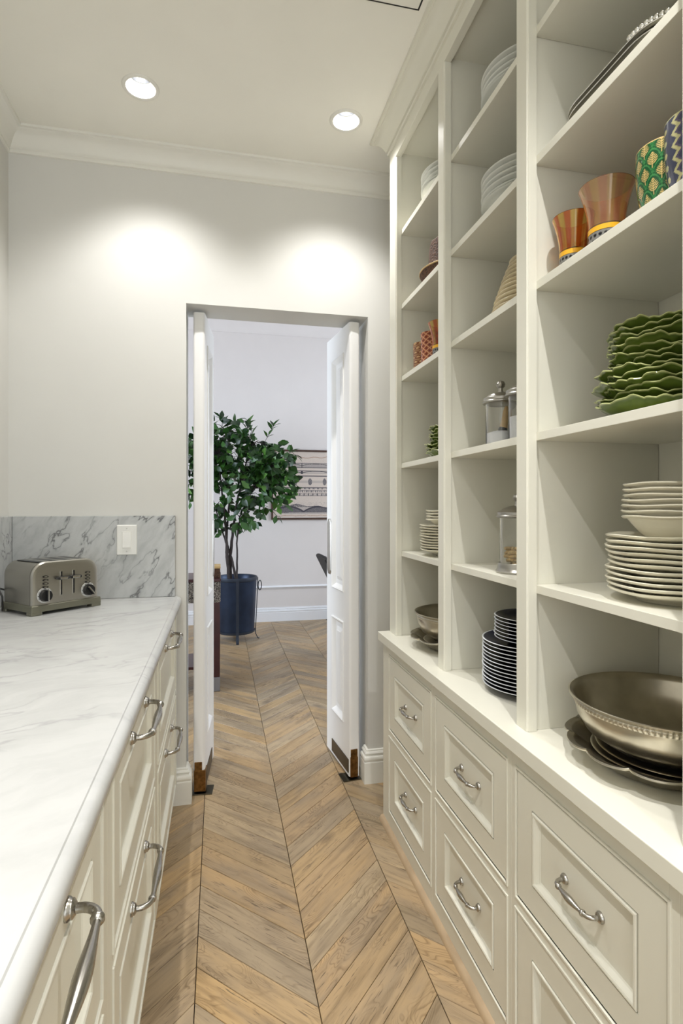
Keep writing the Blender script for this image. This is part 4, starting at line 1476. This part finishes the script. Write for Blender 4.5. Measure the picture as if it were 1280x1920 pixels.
# a few sprigs that stand clear of the crown
for sp_ in ([(0.02, 5.46, 2.06), (0.05, 5.45, 2.12), (0.01, 5.45, 2.16)], [(0.25, 5.44, 2.00), (0.27, 5.43, 2.07), (0.29, 5.43, 2.12)], [(0.42, 5.42, 1.90), (0.47, 5.41, 1.99), (0.51, 5.41, 2.07), (0.53, 5.41, 2.10)],
            [(0.62, 5.42, 1.80), (0.70, 5.42, 1.84), (0.75, 5.42, 1.80)], [(0.40, 5.42, 1.30), (0.50, 5.40, 1.27), (0.56, 5.40, 1.20)]):
    sp_ = [Vector(a) for a in sp_]
    twigs.tube([min(allpts, key=lambda q: (q - sp_[0]).length)] + sp_, 0.0024, 5)
    for i in range(1, len(sp_)):
        t_ = (sp_[i] - sp_[i - 1]).normalized()
        for sgn in (-1, 1, 0):
            dv = (t_ + Vector((0.8 * sgn, rng.uniform(-.4, .4), 0.1))).normalized()
            leaves.append((sp_[i] - t_ * 0.02 * abs(sgn), dv, rng.uniform(-0.6, 0.6), rng.uniform(0.8, 1.05)))
tw = part('twigs', twigs, M['bark'], fi, smooth=60)
tw['kind'] = 'stuff'


def leaf_geo():
    """pointed oval leaf along +x, folded on the midrib"""
    prof = [(0.0, 0.002), (0.15, 0.40), (0.38, 0.96), (0.58, 1.0), (0.80, 0.55), (1.0, 0.0)]
    L, W = 0.090, 0.0255
    V, Fc = [], []
    for x, w_ in prof:
        z_ = -0.018 * x * x
        V += [(x * L, -w_ * W, z_ + 0.005 * w_), (x * L, 0, z_), (x * L, w_ * W, z_ + 0.005 * w_)]
    for i in range(len(prof) - 1):
        a, b = 3 * i, 3 * i + 3
        Fc += [(a, b, b + 1, a + 1), (a + 1, b + 1, b + 2, a + 2)]
    return V, Fc


LV, LF = leaf_geo()
lm = []
for mk in ('leaf', 'leaf2', 'leaf3'):
    q = MB()
    q.v, q.f, q.c = list(LV), list(LF), [(1, 1, 1, 1)] * len(LV)
    lm.append(q.mesh('leaf', M[mk], 60))


def leaf_matrix(p_, d, roll, s_):
    x = d
    up = Vector((0, 0, 1)) if abs(d.z) < 0.95 else Vector((0, 1, 0))
    y = up.cross(x).normalized()
    z_ = x.cross(y)
    rot = Matrix((x, y, z_)).transposed() @ Matrix.Rotation(roll * 0.35, 3, 'X')
    return Matrix.Translation(p_) @ rot.to_4x4() @ Matrix.Scale(s_, 4)


leaves.sort(key=lambda l: l[0].y)                         # nearest to the camera first
kinds = [0 if rng.random() < 0.60 else (1 if rng.random() < 0.72 else 2) for _ in leaves]
for (p_, d, ro, s_), k in list(zip(leaves, kinds))[:300]:
    o = link('leaf', lm[k], fi)
    o.matrix_basis = Matrix.Translation(-LOC[fi.name]) @ leaf_matrix(p_, d, ro, s_)
for k in range(3):
    q = MB()
    for (p_, d, ro, s_), kk in list(zip(leaves, kinds))[300:]:
        if kk == k:
            mt = leaf_matrix(p_, d, ro, s_)
            b = len(q.v)
            for v in LV:
                q.vert(mt @ Vector(v))
            for f in LF:
                q.face(*[b + i for i in f])
    fo = part('foliage', q, M[('leaf', 'leaf2', 'leaf3')[k]], fi, smooth=60)
    fo['kind'] = 'stuff'

# ------------------------------------------------------------------ framed engraving on the far wall
FX0, FX1, FZ0, FZ1 = 0.578, 1.74, 1.150, 1.948
pic = thing('framed_picture', 'wide framed engraving of bridge elevations on the far wall behind the ficus', 'picture', ((FX0 + FX1) / 2, FY, (FZ0 + FZ1) / 2))
fm = MB()
fw = 0.022
for a in ((FX0, FX1, FZ0, FZ0 + fw), (FX0, FX1, FZ1 - fw, FZ1), (FX0, FX0 + fw, FZ0 + fw, FZ1 - fw), (FX1 - fw, FX1, FZ0 + fw, FZ1 - fw)):
    fm.box(a[0], a[1], FY - 0.026, FY - 0.001, a[2], a[3])
part('frame', fm, M['frame'], pic, bevel=0.003)


def engraving(u, v):
    """u 0..1 left to right, v 0..1 bottom to top"""
    pap, ink, grey, sep = srgb(212, 198, 186), srgb(62, 58, 66), srgb(140, 134, 134), srgb(176, 146, 124)
    h_ = math.sin(u * 431.0 + math.floor(v * 160) * 12.9898) * 43758.5453
    nz = h_ - math.floor(h_)
    if u < 0.055 or u > 0.945 or v < 0.06:
        if abs(v - 0.035 - 0.006 * math.sin(u * 60) * math.sin(u * 23)) < 0.004 and 0.06 < u < 0.94:
            return sep
        return pap
    if v < 0.235:                                      # river view with arches, trees and far hills
        y = (v - 0.06) / 0.175
        hill = 0.72 + 0.10 * math.sin(u * 9) + 0.06 * math.sin(u * 31)
        if y > hill:
            return pap if nz < 0.9 else grey
        a = (u * 3.2) % 1 - 0.5
        arch = 0.62 - 1.7 * a * a
        if abs(y - arch) < 0.07:
            return ink
        if y < arch - 0.05 and y > 0.12:
            return mixc(grey, ink, 0.3 + 0.6 * nz)
        if y > 0.60 and nz > 0.45:
            return ink
        if u < 0.16 and 0.08 < y < 0.6:
            return ink if (u * 40) % 1 > 0.25 else grey
        return mixc(grey, pap, 0.25 + 0.5 * nz)
    if 0.33 < v < 0.372 or 0.385 < v < 0.42 or 0.432 < v < 0.462:    # rows of small plans
        x = (u * 22) % 1
        row = int(v * 24)
        if x < 0.10 or (x + row * 0.37) % 1 > 0.86:
            return ink
        yy = (v * 24) % 1
        if yy < 0.16 or yy > 0.84:
            return ink
        return pap if nz < 0.6 else grey
    if 0.49 < v < 0.60:                                # pier plans: lozenges on a shaded strip
        x = ((u * 6.6) % 1 - 0.5) / 0.13
        y = (v - 0.545) / 0.052
        if x * x + y * y < 1:
            return grey if nz < 0.6 else ink
        return mixc(pap, grey, 0.35) if abs(y) < 0.4 else pap
    if 0.625 < v < 0.640:
        return ink
    if 0.66 < v < 0.73:                                # long bridge with flat arches
        a = (u * 3.4) % 1 - 0.5
        top = 0.716
        ar = 0.708 - 0.12 * a * a
        if v > top:
            return pap
        if abs(v - ar) < 0.005 or v > ar + 0.001 and v > 0.708:
            return ink
        if abs(a) > 0.47:
            return ink
        return mixc(pap, grey, 0.35) if v > 0.68 else (grey if abs(v - 0.675) < 0.004 else pap)
    if 0.752 < v < 0.828:                              # stone bridge elevation, shaded
        a = (u * 3.4) % 1 - 0.5
        if abs(v - 0.757) < 0.004 or abs(v - 0.824) < 0.003:
            return ink
        if abs(v - (0.814 - 0.10 * a * a)) < 0.004 or abs(a) > 0.488:
            return ink
        return mixc(grey, pap, 0.15 + 0.3 * nz) if v < 0.80 - 0.10 * a * a else mixc(pap, grey, 0.5)
    if abs(v - (0.93 - 0.02 * math.sin(u * 5) - 0.008 * math.sin(u * 41))) < 0.005 and 0.1 < u < 0.9:
        return sep
    return pap if nz < 0.93 else mixc(pap, grey, 0.3)


nu, nv = 420, 300
q = MB()
X0, X1, Z0, Z1 = FX0 + fw - 0.002, FX1 - fw + 0.002, FZ0 + fw - 0.002, FZ1 - fw + 0.002
for j in range(nv + 1):
    for i in range(nu + 1):
        u, v = i / nu, j / nv
        q.vert((X0 + (X1 - X0) * u, FY - 0.012, Z0 + (Z1 - Z0) * v), engraving(u, v))
for j in range(nv):
    for i in range(nu):
        a = j * (nu + 1) + i
        q.face(a, a + 1, a + nu + 2, a + nu + 1)
part('engraving', q, M['print'], pic)

# ------------------------------------------------------------------ console with patterned drawers, behind the left door leaf
CX, CY = -0.30, 4.18
co_ = thing('console_table', 'dark red wooden console with patterned inlay and metal-tipped legs, behind the left door', 'table', (CX, CY, 0))
part('table_top', MB().box(CX - 0.62, CX + 0.315, CY - 0.20, CY + 0.20, 0.775, 0.795), M['red_wood'], co_, bevel=0.003)
part('inlaid_apron', MB().box(CX - 0.61, CX + 0.312, CY - 0.195, CY + 0.195, 0.628, 0.774), M['inlay'], co_, bevel=0.002)
for x in (CX - 0.58, CX + 0.283):
    for y in (CY - 0.17, CY + 0.17):
        lg = MB().sweep([[(x + sx * h_, y + sy * h_, z) for sx, sy in ((-1, -1), (1, -1), (1, 1), (-1, 1))] for h_, z in ((0.024, 0.10), (0.026, 0.40), (0.024, 0.628))], closed=True)
        part('leg', lg, M['red_wood'], co_, bevel=0.002)
        part('leg_cap', MB().sweep([[(x + sx * h_, y + sy * h_, z) for sx, sy in ((-1, -1), (1, -1), (1, 1), (-1, 1))] for h_, z in ((0.023, 0.0), (0.026, 0.005), (0.0265, 0.10))], closed=True), M['grey_metal'], co_, bevel=0.002)
part('lower_shelf', MB().box(CX - 0.60, CX + 0.30, CY - 0.185, CY + 0.185, 0.16, 0.18), M['red_wood'], co_, bevel=0.002)
for k in (-1, 0, 1):
    xk = CX - 0.15 + k * 0.30
    ring = [(xk + 0.022 * math.cos(2 * PI * i / 20), CY - 0.199, 0.69 + 0.022 * math.sin(2 * PI * i / 20)) for i in range(21)]
    part('ring_pull', MB().tube(ring, 0.003, 6, cap=False), M['grey_metal'], co_, smooth=60)
wbx = thing('wicker_box', 'small brown wicker box on the console behind the left door', 'box', (-0.03, 4.10, 0.7955))
part('box_body', MB().box(-0.10, 0.010, 4.02, 4.17, 0.7955, 0.862), M['basket'], wbx, bevel=0.003)
part('box_lid', MB().box(-0.103, 0.013, 4.017, 4.173, 0.8625, 0.880), M['scoop_wood'], wbx, bevel=0.003)

# ------------------------------------------------------------------ black leather chair, mostly behind the right door leaf
ch = thing('dining_chair', 'black leather dining chair with nailhead edge behind the right door', 'chair', (1.10, 4.62, 0))
back = MB()
prof_b = [(0.02, 0.42), (0.085, 0.42), (-0.155, 0.880), (-0.185, 0.886), (-0.205, 0.872)]
back.prism([(1.045 + x, z) for x, z in prof_b], 'y', 4.42, 4.86)
part('backrest', back, M['leather'], ch, bevel=0.012)
nl = MB()
for k in range(11):
    t_ = (k + 0.5) / 11
    x = 1.045 - 0.197 + t_ * 0.215
    z = 0.858 - t_ * 0.43
    nl.lathe([(0.0065, 0.0), (0.005, 0.003), (0.0, 0.0045)], 10, 0, 0, 0)
    b = len(nl.v) - 21
    for i in range(b, len(nl.v)):
        vx, vy, vz = nl.v[i]
        nl.v[i] = (x + 0.028 + vx, 4.4195 - vz, z + vy)
n_ = part('nailheads', nl, M['silver'], ch, smooth=60)
n_['kind'] = 'stuff'
part('seat', MB().box(1.02, 1.50, 4.41, 4.87, 0.40, 0.49), M['leather'], ch, bevel=0.02)
for x, y in ((1.06, 4.45), (1.06, 4.83), (1.46, 4.45), (1.46, 4.83)):
    part('leg', MB().tube([(x, y, 0.0), (x, y, 0.40)], [0.016, 0.022], 10), M['red_wood'], ch, smooth=60)
